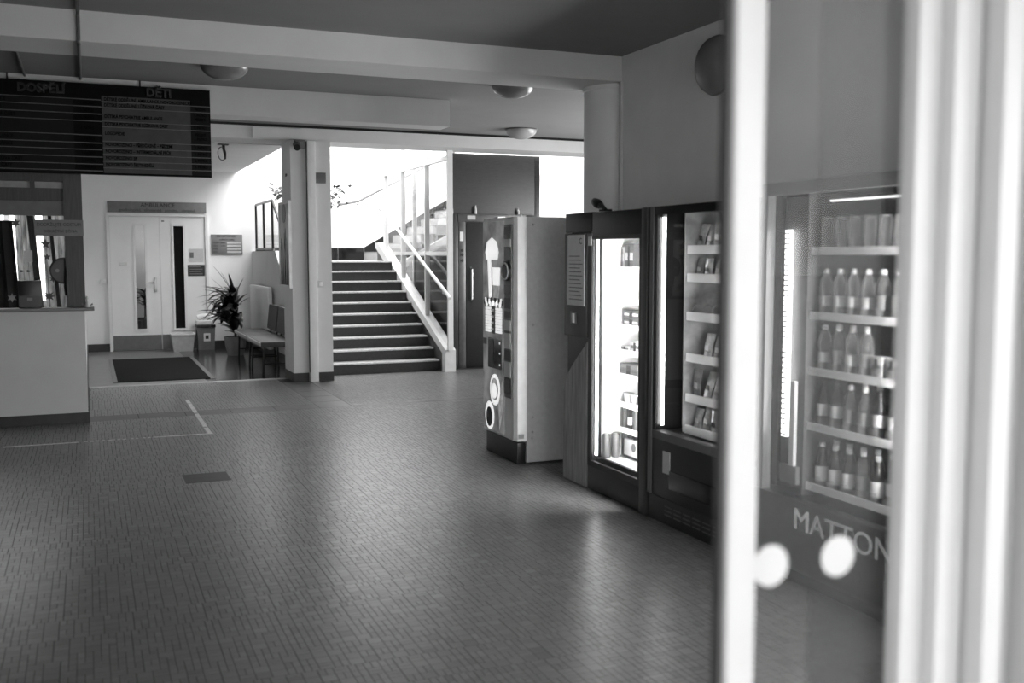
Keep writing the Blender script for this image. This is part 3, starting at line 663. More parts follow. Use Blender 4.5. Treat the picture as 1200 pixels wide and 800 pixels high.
for xa, xb, w_, lab in ((-.50, -.40, .06, 'wide dark reflection bar inside the reception office'), (-.33, -.245, .035, 'narrow dark reflection bar inside the reception office')):  # slanted bars stand in for reflections on the hatch glass
    tag(MB().prism([(xa-w_, 2.0), (xa, 2.0), (xb+.043, 0), (xb+.043-w_, 0)], 'y', 11.5, 11.55).build('reflection_bar', M_darkframe, origin=(xb, 11.5, .6)), lab, 'post')
# things on the hatch
nt_ = thing('notice_sign', (-.24, 10.42, 1.78), 'grey notice about the discretion zone fixed to the hatch frame', 'sign')
bx('panel', mat('notice_grey', 112, .5), nt_, -.445, -.025, 10.405, 10.418, 1.775, 1.925)
text('lettering', 'DODRŽUJTE ODSTUP!', .043, (-.235, 10.403, 1.88), '-y', M_text, nt_, sx=.88)
text('lettering', 'DISKRÉTNÍ ZÓNA', .036, (-.225, 10.403, 1.818), '-y', M_text, nt_)
ds = thing('card_terminal_box', (-.5, 10.47, 1.105), 'black display box standing on the reception ledge', 'box')
bx('case', M_black, ds, -.605, -.405, 10.44, 10.49, 1.105, 1.36, bevel=.004)
lw = bx('lower_panel', mat('smoky_panel', 52, .3), ds, -.60, -.41, 10.434, 10.44, 1.11, 1.22); bx('label_plate', M_sign, lw, -.53, -.485, 10.43, 10.434, 1.175, 1.20)
dc = thing('speaking_plate', (-.25, 10.49, 1.33), 'dark round speaking plate on the hatch glass', 'plate')
MB().lathe([(.125, 0), (.125, .012), (.11, .016)], (-.21, 10.495, 1.45), 24, Matrix.Rotation(PI/2, 3, 'X')).build('disc', mat('disc_grey', 62, .4), dc)
MB().lathe([(.018, 0), (.018, .01)], (-.265, 10.479, 1.45), 10, Matrix.Rotation(PI/2, 3, 'X')).build('knob', M_sign, dc)
jk = tag(MB().tube([(-.175, 10.44, 1.63), (-.18, 10.44, 1.5), (-.19, 10.435, 1.3), (-.18, 10.44, 1.22)], .018, 8, .028).build('hanging_strap', M_black, smooth=True, origin=(-.18, 10.47, 1.22)), 'black strap hanging at the hatch frame', 'strap')
def star(x, z, r, n, m, label, grp):
    pts = []
    for k in range(2*n):
        a = PI/2+PI*k/n; q = r if k % 2 == 0 else r*.45
        pts.append((x+q*math.cos(a), z+q*math.sin(a)))
    tag(MB().prism(pts, 'y', 10.4955, 10.4995).build('window_sticker', m, origin=(x, 10.498, z)), label, 'sticker', grp)
DK = mat('sticker_dark', 70, .6); PAL = mat('sticker_pale', 150, .6)
star(-.605, 1.895, .045, 6, DK, 'dark snowflake sticker high on the hatch glass', 'window stickers')
star(-.66, 1.20, .045, 6, PAL, 'pale snowflake sticker low on the hatch glass', 'window stickers')
star(-.36, 1.70, .05, 5, DK, 'large dark star sticker under the notice sign', 'window stickers')
star(-.35, 1.58, .035, 5, DK, 'small dark star sticker under the notice sign', 'window stickers')
star(-.305, 1.37, .035, 6, DK, 'dark star sticker beside the speaking plate', 'window stickers')
star(-.345, 1.21, .055, 8, DK, 'round dark sticker beside the black display box', 'window stickers')
for k, x in enumerate((-.63, -.57, -.515, -.40)):
    tag(MB().prism([(x-.02, 1.447), (x-.005, 1.458), (x+.018, 1.451), (x+.018, 1.443), (x-.005, 1.436)], 'y', 10.4955, 10.4995).build('arrow_sticker', M_text, origin=(x, 10.498, 1.447)), f'small dark arrow sticker on the hatch glass, {("fourth", "third", "second", "first")[k]} from the round speaking plate', 'sticker', 'arrow stickers on the hatch glass')
tag(bx('paper_note', M_paper, None, -.545, -.475, 10.508, 10.510, 1.53, 1.64, origin=(-.51, 10.508, 1.53)), 'white paper note behind the hatch glass', 'paper')
fig = thing('angel_figurine', (.0, 10.40, 1.105), 'small pale figurine standing at the end of the reception ledge', 'figurine')
MB().lathe([(.022, 0), (.026, .01), (.012, .05), (.010, .07), (.015, .085), (.008, .105)], (-.015, 10.38, 1.105), 10).build('body', M_greylight, fig, smooth=True)
MB().prism([(.0, 1.115), (.03, 1.145), (.035, 1.125)], 'y', 10.375, 10.385).build('wing', M_greymid, fig)
MB().prism([(-.03, 1.115), (-.06, 1.145), (-.065, 1.125)], 'y', 10.375, 10.385).build('wing', M_greymid, fig)

# notice board hanging over the reception
bd = thing('directory_board', (-.2, 10.05, 2.33), 'dark hospital directory board with rows of lettering above the reception', 'board')
BDK = mat('board_dark', 12, .8, noise=.06, spec=.15); BDM = mat('board_slat_grey', 76, .8, noise=.05, spec=.15); BDK2 = mat('board_slat_dark', 30, .8, noise=.05, spec=.15)
BTX = mat('board_text', 3, .9, spec=0.)
RAIL = mat('board_rail', 88, .4, metal=.2)
bx('backing', BDK, bd, -2.7, 1.115, 10.03, 10.095, 2.33, 3.14)
bx('adult_panel', BDK2, bd, -2.6, -.075, 10.022, 10.03, 2.345, 3.0)
bx('child_panel', BDM, bd, .165, .935, 10.022, 10.03, 2.345, 3.035)
bx('floor_panel', BDK2, bd, .935, 1.105, 10.024, 10.03, 2.345, 2.985)
for z in (2.985, 2.93, 2.81, 2.76, 2.63, 2.57, 2.51, 2.45, 2.39): bx('rail', RAIL, bd, .163, 1.113, 10.012, 10.022, z-.003, z+.003)
for z in (2.997, 2.935, 2.87, 2.805, 2.68, 2.61, 2.55, 2.485, 2.42, 2.36): bx('rail', RAIL, bd, -2.69, .16, 10.012, 10.03, z-.003, z+.003)
text('heading', 'DĚTI', .10, (.66, 10.02, 3.085), '-y', M_black, bd, extrude=.012, bold=.004)
text('heading', 'DOSPĚLÍ', .10, (-.33, 10.02, 3.07), '-y', M_black, bd, extrude=.012, bold=.004)
for z, s_ in ((3.005, 'DĚTSKÉ ODDĚLENÍ, AMBULANCE, NOVOROZENECKÉ'), (2.953, 'DĚTSKÉ ODDĚLENÍ, LŮŽKOVÁ ČÁST'), (2.853, 'DĚTSKÁ PSYCHIATRIE AMBULANCE'), (2.785, 'DĚTSKÁ PSYCHIATRIE LŮŽKOVÁ ČÁST'),
              (2.70, 'LOGOPEDIE'), (2.60, 'NOVOROZENCI – PŘEDČASNĚ – PŘÍZEMÍ'), (2.54, 'NOVOROZENCI – INTERMEDIÁLNÍ PÉČE'), (2.48, 'NOVOROZENCI JIP'), (2.42, 'NOVOROZENCI ŠESTINEDĚLÍ')):
    text('lettering', s_, .040, (.185, 10.02, z), '-y', BTX, bd, align='LEFT', bold=.001, sx=.78)
for z, s_ in ((2.955, 'PŘÍZEMÍ'), (2.90, '1. PATRO'), (2.86, 'PŘÍZEMÍ'), (2.785, '2. PATRO'), (2.72, 'PŘÍZEMÍ'), (2.68, '1. PATRO'), (2.60, '2. PATRO'), (2.54, '2. PATRO'), (2.48, '3. PATRO'), (2.42, '3. PATRO')):
    text('lettering', s_, .034, (1.02, 10.02, z), '-y', BTX, bd, sx=.8)
for z, s_ in ((2.965, 'CHIRURGIE – AMBULANCE'), (2.90, 'INTERNA – AMBULANCE'), (2.835, 'NEUROLOGIE, LŮŽKOVÁ ČÁST'), (2.74, 'ORTOPEDIE'), (2.645, 'REHABILITACE – AMBULANCE'), (2.58, 'GYNEKOLOGIE, AMBULANCE'), (2.515, 'UROLOGIE'), (2.45, 'GYNEKOLOGIE – LŮŽKOVÁ ČÁST'), (2.39, 'CHIRURGIE, LŮŽKOVÁ ČÁST')):
    text('lettering', s_, .040, (-1.05, 10.02, z), '-y', BTX, bd, align='LEFT', sx=.9)
    text('lettering', '1. PATRO', .034, (.04, 10.02, z), '-y', BTX, bd, sx=.8)
for x in (-2.3, -.6, .5): MB().tube([(x, 10.08, 3.14), (x, 10.08, 3.2)], .008, 6).build('hanger', M_tube, bd)

# ================================================================ COFFEE MACHINE
M_edge = mat('pale_door_edge', 240, .4, noise=.02)
cm = thing('coffee_machine', (3.35, 7.34, 0), 'grey hot drinks vending machine with a coffee cup picture', 'vending machine')
bx('cabinet', M_grey, cm, 3.055, 3.78, 7.0, 7.66, .012, 1.885, bevel=.004)
bx('plinth', M_black, cm, 2.985, 3.055, 7.02, 7.665, .0, .165, bevel=.004)
cd = MB().prism([(2.97, 7.06), (2.985, 7.012), (3.055, 7.0), (3.055, 7.68), (2.97, 7.68)], 'z', .178, 1.885).build('front_door', M_edge, cm)
for z, xs in ((1.83, (3.11,)), (1.07, (3.11,)), (.36, (3.105,)), (.245, (3.105, )), (.20, (3.10,))):
    for x in xs: MB().lathe([(.010, 0), (.008, .006)], (x, 7.0, z), 10, Matrix.Rotation(PI/2, 3, 'X')).build('screw', M_alu, cm)
MB().lathe([(.012, 0), (.012, .02)], (3.05, 7.1, 1.885), 8).build('top_stud', M_alu, cm)
FX = 2.968
pn = bx('picture_panel', emit('picture_panel_print', 120, .5, noise=.4, scale=6), cd, FX-.006, FX+.002, 7.235, 7.675, .20, 1.86)  # glow put into the panel colour to lift its grey
E_pic = emit('backlit_print_white', 235, .9, noise=.06, scale=20); E_dim = emit('backlit_print_grey', 165, .45, noise=.2, scale=18)
def disc(nm, m, par, y, z, ry, rz, x, n=24, t=.003): 
    MB().prism([(y+ry*math.cos(2*PI*k/n), z+rz*math.sin(2*PI*k/n)) for k in range(n)], 'x', x-t, x).build(nm, m, par)
X1 = FX-.006
MB().prism([(7.60, 1.56), (7.62, 1.62), (7.58, 1.70), (7.48, 1.735), (7.38, 1.70), (7.34, 1.62), (7.36, 1.56)], 'x', X1-.003, X1).build('foam_print', E_pic, pn)
MB().prism([(7.57, 1.56), (7.50, 1.56), (7.49, 1.26), (7.54, 1.26)], 'x', X1-.003, X1).build('glass_print', E_pic, pn)
MB().prism([(7.46, 1.50), (7.30, 1.50), (7.33, 1.26), (7.44, 1.26)], 'x', X1-.003, X1).build('cup_print', E_dim, pn)
MB().prism([(7.46, 1.50), (7.30, 1.50), (7.31, 1.36), (7.45, 1.36)], 'x', X1-.005, X1-.003).build('milk_print', E_pic, pn)
for k in range(16): disc('bean_print', E_pic if k % 3 else M_skirt, pn, 7.64-.0255*k, 1.225+.018*math.sin(k*2.3), .02, .022, X1-.001, 8)
bx('selection_strip', M_black, pn, X1-.003, X1, 7.42, 7.48, .975, 1.19)
for k in range(9):
    z = .985+.0225*k
    bx('selection_label', E_pic, pn, X1-.003, X1, 7.50, 7.62, z, z+.017); bx('selection_label', E_pic, pn, X1-.003, X1, 7.27, 7.40, z, z+.017)
for k in range(4): bx('selection_button', M_alu, pn, X1-.006, X1-.003, 7.435, 7.465, 1.0+.05*k, 1.02+.05*k)
nb = bx('cup_niche', M_blackgloss, pn, X1-.004, X1, 7.28, 7.56, .70, .94); bx('niche_flap', mat('smoky_panel', 52), nb, X1-.008, X1-.004, 7.44, 7.55, .71, .93)
bx('niche_latch', M_black, pn, X1-.006, X1, 7.60, 7.66, .88, .93)
for z in (.90, .82, .73): bx('status_light', E_pic, nb, X1-.006, X1-.004, 7.30, 7.315, z, z+.014)
disc('cup_top_print', E_pic, pn, 7.415, .53, .105, .125, X1); disc('cup_foam_print', E_dim, pn, 7.415, .535, .075, .09, X1-.003); disc('cup_highlight_print', E_pic, pn, 7.42, .52, .055, .06, X1-.005)
disc('espresso_cup_print', E_pic, pn, 7.53, .31, .095, .115, X1-.001); disc('espresso_print', M_black, pn, 7.53, .30, .065, .08, X1-.004); disc('espresso_crema_print', M_greymid, pn, 7.56, .315, .02, .03, X1-.006)
MB().prism([(7.60, .24), (7.46, .24), (7.49, .21), (7.57, .21)], 'x', X1-.003, X1).build('saucer_print', E_dim, pn)
MB().prism([(7.34, .42), (7.26, .62), (7.25, .40), (7.32, .22)], 'x', X1-.003, X1).build('steam_print', E_dim, pn)
pc = bx('payment_column', M_greymid, cd, FX-.010, FX+.002, 7.075, 7.215, .50, 1.83, bevel=.003); X2 = FX-.010
for z0, z1, m in ((1.755, 1.81, M_black), (1.66, 1.72, M_paper), (1.56, 1.65, M_blackgloss), (1.30, 1.37, M_steel), (1.19, 1.27, M_black), (1.12, 1.17, M_black), (1.02, 1.10, M_paper), (.88, 1.0, M_paper), (.79, .87, M_black), (.66, .78, M_paper), (.53, .65, M_blackgloss)):
    bx('payment_module', m, pc, X2-.004, X2, 7.085, 7.205, z0, z1)
MB().lathe([(.075, 0), (.075, .02), (.05, .025)], (X2, 7.15, 1.475), 20, Matrix.Rotation(-PI/2, 3, 'Y')).build('card_reader', M_black, pc, smooth=True)
MB().lathe([(.068, .021), (.068, .026), (.055, .026), (.055, .021)], (X2, 7.15, 1.475), 20, Matrix.Rotation(-PI/2, 3, 'Y'), False, False).build('reader_ring', M_paper, pc)
bx('lock', M_alu, cd, 2.99, 3.03, 6.995, 7.0, .20, .235)
bx('pale_edge_line', M_white, cd, 2.969, 2.972, 7.676, 7.682, .95, 1.62)  # thin white strip along the door edge

# ================================================================ FRIDGE VENDING MACHINE
fx = 3.12; BK = 3.97
fm = thing('fridge_machine', (3.5, 5.9, 0), 'black refrigerated vending machine with a brightly lit glass door and payment column', 'vending machine')
# payment column side (far end)
bx('column_body', mat('column_charcoal', 66, .45, noise=.05), fm, fx+.05, BK, 6.10, 6.465, .0, 1.885)
bx('column_header', M_black, fm, fx, fx+.05, 6.06, 6.465, 1.755, 1.885, bevel=.003)
pf = bx('payment_front', mat('payment_grey', 74, .42, noise=.05), fm, fx-.01, fx+.05, 6.115, 6.46, 1.035, 1.745, bevel=.004)
bx('notice_paper', M_paper, pf, fx-.014, fx-.01, 6.145, 6.405, 1.25, 1.735)
text('print', 'C', .06, (fx-.015, 6.20, 1.69), '-x', M_text, pf, extrude=.0005)
for k in range(12): bx('print_line', M_sign, pf, fx-.0155, fx-.014, 6.17+.02*((k*7) % 3), 6.375, 1.29+.027*k, 1.296+.027*k)
cs = bx('coin_unit', M_greymid, pf, fx-.02, fx-.01, 6.26, 6.35, 1.12, 1.205, bevel=.003); bx('coin_slot', M_alu, cs, fx-.026, fx-.02, 6.275, 6.31, 1.13, 1.195)
bx('recess', M_black, fm, fx+.02, fx+.05, 6.11, 6.46, .55, 1.03)
poly = [(6.478, 0.005), (6.125, 0.005), (6.115, 1.01), (6.14, .985), (6.20, .938), (6.27, .885), (6.34, .828), (6.40, .772), (6.445, .715), (6.468, .66), (6.477, .60)]
MB().prism(poly, 'x', fx-.005, fx+.05).build('curved_panel', M_wood, fm)
# cabinet shell of the cooler
mb = MB(); y0, y1 = 5.36, 6.09
mb.box(fx+.06, BK, y1-.035, y1, .19, 1.885); mb.box(fx+.06, BK, y0, y0+.035, .19, 1.885); mb.box(BK-.04, BK, y0+.035, y1-.035, .19, 1.885)
mb.box(fx+.06, BK-.04, y0+.035, y1-.035, 1.75, 1.885); mb.box(fx+.06, BK-.04, y0+.035, y1-.035, .15, .22)
mb.build('cooler_cabinet', M_black, fm)
M_inner = mat('cooler_white_liner', 250, .5, noise=.01)
mb = MB(); mb.box(BK-.20, BK-.19, y0+.04, y1-.04, .225, 1.745); mb.box(fx+.08, BK-.2, y1-.045, y1-.036, .225, 1.745); mb.box(fx+.08, BK-.2, y0+.036, y0+.045, .225, 1.745); mb.box(fx+.08, BK-.2, y0+.045, y1-.045, .22, .226)
lin_ = mb.build('liner', M_inner, fm)
for k in range(17): bx('liner_rib', M_inner, lin_, fx+.10, BK-.22, y1-.055, y1-.045, .30+.085*k, .325+.085*k)
bx('led_strip', emit('cooler_led', 255, 16.), fm, fx+.03, fx+.04, y1-.058, y1-.040, .24, 1.73)
bx('led_strip', emit('added_cooler_led', 255, 320.), fm, fx+.03, fx+.05, y0+.036, y0+.056, .24, 1.73)  # added strip hidden by the frame, whitens the cooler interior
bx('led_strip', emit('added_cooler_led', 255, 320.), fm, fx+.03, fx+.05, y0+.08, y1-.10, 1.735, 1.745)  # added strip under the cooler top, more light inside
bx('plinth', M_black, fm, fx+.01, BK, 5.36, 6.10, .0, .15)
bx('kick_panel', M_black, fm, fx-.002, fx+.05, 5.385, 6.10, .005, .165, bevel=.003)
bx('header', M_black, fm, fx-.002, fx+.06, 5.385, 6.05, 1.725, 1.88, bevel=.003)
bx('side_post', mat('post_charcoal', 58, .35), fm, fx-.012, fx+.06, 5.315, 5.385, .0, 1.885, bevel=.006)
dd = MB(); dd.box(fx-.004, fx+.018, 6.055, 6.10, .165, 1.725); dd.box(fx-.004, fx+.018, 5.385, 5.42, .165, 1.725); dd.box(fx-.004, fx+.018, 5.42, 6.055, .165, .205); dd.box(fx-.004, fx+.018, 5.42, 6.055, 1.70, 1.725)
dd = dd.build('door_frame', M_black, fm)
bx('door_pane', G_machine, dd, fx+.004, fx+.008, 5.42, 6.055, .205, 1.70)
bx('hinge', M_alu, dd, fx-.012, fx-.004, 6.055, 6.095, 1.66, 1.72)
M_shelf = mat('cooler_shelf', 240, .3, noise=.02)
FSH = [.235, .43, .60, .79, .95, 1.12, 1.29, 1.50]
for z in FSH[1:]:
    sh = bx('shelf', M_shelf, fm, fx+.16, BK-.21, y0+.05, y1-.06, z-.012, z); bx('shelf_lip', M_inner, sh, fx+.15, fx+.16, y0+.05, y1-.06, z-.016, z+.02)
# contents
def carton(loc, w_, d_, h_, m, label, stripe=None, grp=None):
    x, y, z = loc; t = thing('food_carton', loc, label, 'carton', grp)
    bx('box', m, t, x, x+d_, y-w_/2, y+w_/2, z, z+h_, bevel=.004)
    if stripe: bx('print_band', stripe, t, x-.002, x, y-w_/2+.01, y+w_/2-.01, z+h_*.35, z+h_*.65); bx('print_mark', M_skirt, t, x-.004, x-.002, y-w_*.1, y+w_*.1, z+h_*.1, z+h_*.9)
sx = fx+.20
carton((sx, 5.875, 1.1225), .20, .12, .055, M_greymid, 'grey food tray on a middle shelf of the lit cooler', M_paper)
carton((sx, 5.875, 1.1785), .20, .12, .05, M_greymid, 'grey food tray stacked on another tray in the lit cooler', M_paper)
carton((sx, 5.955, .953), .11, .12, .035, M_greylight, 'flat pale food pack leaning on a cooler shelf', M_greymid)
carton((sx, 5.82, .953), .13, .12, .075, M_paper, 'white sandwich pack on a cooler shelf', M_sign)
carton((sx, 5.90, .793), .24, .12, .075, M_sign, 'long grey carton on a cooler shelf', M_greymid)
carton((sx, 5.91, 1.503), .12, .12, .17, M_greymid, 'dark milk carton on the top cooler shelf', M_white)
carton((sx, 6.0, 1.503), .05, .10, .15, M_greylight, 'narrow pale milk carton on the top cooler shelf', M_paper)
for k, y in enumerate((5.93, 5.84, 5.75)):
    t = thing('yoghurt_cup', (sx+.02, y, .605), f'small white yoghurt cup, {("first", "second", "third")[k]} from the payment column on its cooler shelf', 'cup', 'yoghurt cups in the lit cooler')
    MB().lathe([(.028, 0), (.036, .06), (.038, .062), (.038, .066)], (sx+.02, y, .605), 14).build('cup', M_white, t, smooth=True); MB().lathe([(.0375, 0), (.0375, .002)], (sx+.02, y, .671), 14).build('foil_lid', M_alu, t)
def can(loc, r, h_, m, label, grp, nm='drink_can'):
    t = thing(nm, loc, label, 'can', grp)
    MB().lathe([(r*.8, 0), (r, .01), (r, h_-.015), (r*.78, h_)], loc, 14).build('can_body', m, t, smooth=True)
    MB().lathe([(r*.76, 0), (r*.76, .003)], (loc[0], loc[1], loc[2]+h_), 14).build('can_lid', M_alu, t)
    MB().lathe([(r*1.01, .03), (r*1.01, h_*.6)], loc, 14, None, False, False).build('print_band', M_paper if m is M_skirt else M_greymid, t)
for k in range(5):
    for j in range(2): can((sx+.02+.07*j, 5.95-.066*k, .4325), .029, .135, M_skirt if (k+j) % 2 else M_greymid, f'slim drinks can, low cooler shelf, {("first", "second", "third", "fourth", "fifth")[k]} from the payment column, {("front", "rear")[j]} row', 'cans in the lit cooler')
def sixpack(y):
    t = thing('bottle_carrier', (sx+.05, y, .235), 'paper carrier with dark bottle tops on the cooler floor', 'carrier')
    bx('carrier_box', M_paper, t, sx, sx+.13, y-.115, y+.115, .235, .365, bevel=.004)
    disc('carrier_mark', M_sign, t, y-.02, .315, .028, .03, sx); bx('carrier_base', M_skirt, t, sx-.001, sx+.131, y-.116, y+.116, .236, .252)
    for a in range(3):
        for b_ in range(2): MB().lathe([(.03, 0), (.03, .03), (.014, .065), (.013, .08)], (sx+.035+.06*b_, y-.075+.075*a, .33), 10).build('bottle_top', M_skirt, t, smooth=True)
sixpack(5.84)
for k in range(2): can((sx-.12+.075*k, 5.99-.0*k, .228), .030, .165, M_greymid, f'tall grey drinks can on the cooler floor, {("foremost", "second")[k]} of its row', 'tall cans in the lit cooler')
for k in range(2): can((sx+.04+.075*k, 5.995, .228), .030, .165, M_greymid, f'tall grey drinks can on the cooler floor, {("third", "rearmost")[k]} of its row', 'tall cans in the lit cooler')
# thing lying on top
gl = thing('handset', (3.2, 5.98, 1.885), 'small black handset lying on top of the fridge machine', 'handset')
MB().tube([(3.17, 5.96, 1.897), (3.18, 6.02, 1.915), (3.19, 6.08, 1.932)], .010, 8, .022).build('handle', M_black, gl, smooth=True)
MB().lathe([(.010, -.065), (.026, -.045), (.033, 0), (.026, .045), (.010, .065)], (3.19, 6.12, 1.945), 12, Matrix.Rotation(-1.25, 3, 'X')).build('head', M_black, gl, smooth=True)
bx('foot', M_black, gl, 3.14, 3.20, 5.93, 6.0, 1.886, 1.899)

# ================================================================ SNACK MACHINE
sm = thing('snack_machine', (3.5, 4.75, 0), 'black snack vending machine with glass front and shelves of bags', 'vending machine')
y0, y1 = 4.215, 5.285
mb = MB(); mb.box(fx+.06, BK, y1-.03, y1, .15, 1.885); mb.box(fx+.06, BK, y0, y0+.03, .15, 1.885); mb.box(BK-.03, BK, y0+.03, y1-.03, .15, 1.885); mb.box(fx+.06, BK-.03, y0+.03, y1-.03, 1.855, 1.885); mb.box(fx+.06, BK-.03, y0+.03, y1-.03, .15, .54)
mb.build('cabinet', M_black, sm)
bx('edge_strip', M_greymid, sm, fx-.008, fx+.06, 5.25, 5.29, .155, 1.885, bevel=.004)
bx('header', M_blackgloss, sm, fx, fx+.06, y0, 5.25, 1.835, 1.885)
kp = bx('kick_grille', M_black, sm, fx+.005, fx+.06, y0, 5.285, .0, .15)
for k in range(7):
    for j in range(3): bx('grille_slot', M_greymid, kp, fx+.002, fx+.005, 5.02-.10*k, 5.10-.10*k, .055+.025*j, .062+.025*j)
lp = bx('lower_panel', M_black, sm, fx, fx+.06, y0, 5.25, .155, .50, bevel=.003)
bx('panel_latch', M_greylight, lp, fx-.006, fx, 5.04, 5.115, .31, .44)
bx('flap', M_blackgloss, lp, fx-.012, fx, 4.50, 5.035, .225, .335, bevel=.004)
bx('window_sill', M_greymid, sm, fx-.004, fx+.06, 4.50, 5.25, .50, .55, bevel=.004)
bx('frame', M_black, sm, fx, fx+.06, 5.215, 5.25, .55, 1.835)
bx('pane', G_machine, sm, fx+.012, fx+.018, 4.50, 5.215, .55, 1.835)
pay = bx('payment_panel', mat('payment_dark', 48, .35), sm, fx-.004, fx+.06, y0, 4.50, .55, 1.835, bevel=.004)
bx('display', M_blackgloss, pay, fx-.008, fx-.004, 4.24, 4.33, 1.66, 1.78); bx('keypad', M_greymid, pay, fx-.010, fx-.004, 4.24, 4.33, 1.28, 1.35)
MB().lathe([(.05, 0), (.05, .012), (.035, .014)], (fx-.004, 4.275, 1.50), 18, Matrix.Rotation(-PI/2, 3, 'Y')).build('card_reader', M_black, pay)
MB().lathe([(.047, .013), (.047, .017), (.038, .017), (.038, .013)], (fx-.004, 4.275, 1.50), 18, Matrix.Rotation(-PI/2, 3, 'Y'), False, False).build('reader_ring', M_paper, pay)
bx('coin_panel', M_greymid, pay, fx-.008, fx-.004, 4.235, 4.33, 1.40, 1.44)
for y in (4.30, 4.245):
    for k in range(7): bx('status_led', M_white, pay, fx-.008, fx-.004, y-.006, y+.006, 1.10+.022*k, 1.112+.022*k)
M_inm = mat('snack_inner_wall', 175, .45, noise=.28, scale=7)
bx('inner_wall', M_inm, sm, fx+.10, BK-.05, 5.065, 5.072, .555, 1.85); bx('inner_wall', M_greymid, sm, fx+.20, BK-.04, 5.22, 5.235, .555, 1.85)
bx('service_wall', M_inm, sm, fx+.20, fx+.21, 5.072, 5.22, .555, 1.85)
bx('light_tube', emit('snack_tube', 255, 14.), sm, fx+.03, fx+.045, 5.192, 5.204, .58, 1.82)
bx('light_tube', emit('added_snack_tube', 255, 45.), sm, fx+.03, fx+.045, 4.515, 4.53, .58, 1.82)  # added tube hidden behind the payment panel, lights the bags
bx('tube_socket', M_white, sm, fx+.028, fx+.047, 5.19, 5.206, 1.82, 1.834)
bx('back_wall', M_greymid, sm, BK-.25, BK-.24, 4.5, 5.06, .555, 1.85)
SN = [1.655, 1.492, 1.268, 1.026, .788, .60]
M_tray = mat('white_tray_front', 240, .4, noise=.01)
for z in SN:
    tr = bx('tray', M_greymid, sm, fx+.12, BK-.26, 4.24, 5.055, z-.045, z-.035); bx('price_rail', M_tray, tr, fx+.105, fx+.12, 4.24, 5.055, z-.05, z+.0, bevel=.003)
    for y in (4.995, 4.90, 4.80, 4.70, 4.60):
        pts = [(fx+(.13 if z == SN[2] else .26)+.5*t, y+.032*math.cos(t*46), z+.01+.032*math.sin(t*46)) for t in [k/64*.6 for k in range(64)]]
        MB().tube(pts, .0025, 4).build('spiral', M_alu, tr, smooth=True)
def bag(loc, w_, h_, d_, m, lean, label, grp):
    x, y, z = loc; t = thing('snack_bag', loc, label, 'snack bag', grp); mb = MB(); rows = []
    for k in range(7):
        u = k/6; th = d_*math.sin(PI*min(max(u, .04), .96))**.6; ww = w_*(1-.12*math.sin(PI*u))
        xo = x+lean*u*h_
        rows.append([mb.bm.verts.new((xo+dx*th, y+dy*ww/2+random.uniform(-.004, .004), z+u*h_)) for dx, dy in ((-.3, -1), (-.8, -.4), (-.9, .3), (-.3, 1), (.8, .4), (.8, -.4))])
    for a, b in zip(rows, rows[1:]):
        for j in range(6): mb.bm.faces.new((a[j], a[(j+1) % 6], b[(j+1) % 6], b[j]))
    mb.bm.faces.new(rows[0][::-1]); mb.bm.faces.new(rows[-1])
    mb.build('pouch', m, t, smooth=True)
    c = .5; X = x+lean*c*h_-d_*.95
    MB().prism([(y-w_*.20, z+h_*.36), (y+w_*.18, z+h_*.40), (y+w_*.16, z+h_*.58), (y-w_*.18, z+h_*.55)], 'x', X-.003, X).build('print', M_paper if m is not M_foil else M_skirt, t)
M_foil = mat('foil_bag', 235, .25, metal=.35, noise=.25, scale=25); M_fd = mat('dark_foil_bag', 150, .3, noise=.3, scale=25); M_fm = mat('mid_foil_bag', 195, .3, metal=.2, noise=.3, scale=25)
ROWN = ('top', 'second', 'third', 'fourth', 'fifth', 'lowest')
for ri, z in enumerate(SN):
    for k, y in enumerate((4.995, 4.905, 4.81, 4.715)):
        if ri == 2 or (ri == 3 and k == 0): continue
        h_ = (.175, .135, 0, .17, .19, .16)[ri]-random.uniform(.0, .03)
        bag((fx+.155, y, z-.033), .088, h_, .02, (M_foil, M_fm, M_fd)[(ri*2+k) % 3], random.uniform(.02, .35), f'crinkled snack bag on the {ROWN[ri]} snack shelf, {("first", "second", "third", "fourth")[k]} from the light tube', f'snack bags on the {ROWN[ri]} shelf')

# ================================================================ BOTTLE MACHINE
bm_ = thing('drinks_machine', (3.55, 3.6, 0), 'dark drinks vending machine with MATTONI lettering and shelves of bottles', 'vending machine')
y0, y1 = 3.02, 4.205; HT = 1.95
mb = MB(); mb.box(fx+.05, BK, y1-.035, y1, .05, HT); mb.box(fx+.05, BK, y0, y0+.035, .05, HT); mb.box(BK-.03, BK, y0+.035, y1-.035, .05, HT); mb.box(fx+.05, BK-.03, y0+.035, y1-.035, HT-.03, HT); mb.box(fx+.05, BK-.03, y0+.035, y1-.035, .05, .36)
mb.build('cabinet', mat('machine_charcoal', 46, .35), bm_)
fr = MB(); fr.box(fx, fx+.05, y0, y1, HT-.06, HT); fr.box(fx, fx+.05, y1-.04, y1, .42, HT-.06); fr.box(fx, fx+.05, y0, y0+.16, .42, HT-.06)
fr.build('door_frame', mat('frame_greymetal', 150, .35, metal=.3), bm_)
bx('inner_frame', M_blackgloss, bm_, fx+.052, fx+.075, y1-.09, y1-.036, .44, HT-.06)
bx('pane', G_machine, bm_, fx+.012, fx+.018, y0+.16, y1-.04, .42, HT-.06)
lp = bx('lower_panel', M_blackgloss, bm_, fx, fx+.05, y0, y1, .07, .42, bevel=.004)
bx('plinth', M_black, bm_, fx+.03, BK, y0+.02, y1-.02, .0, .07)
text('lettering', 'MATTONI', .145, (fx-.004, 3.555, .325), '-x', M_textwhite, lp, extrude=.002, sx=1.08)
bx('led_strip', emit('drinks_led', 245, 7.), bm_, fx+.055, fx+.07, 4.05, 4.09, .70, 1.72)
ld = MB()
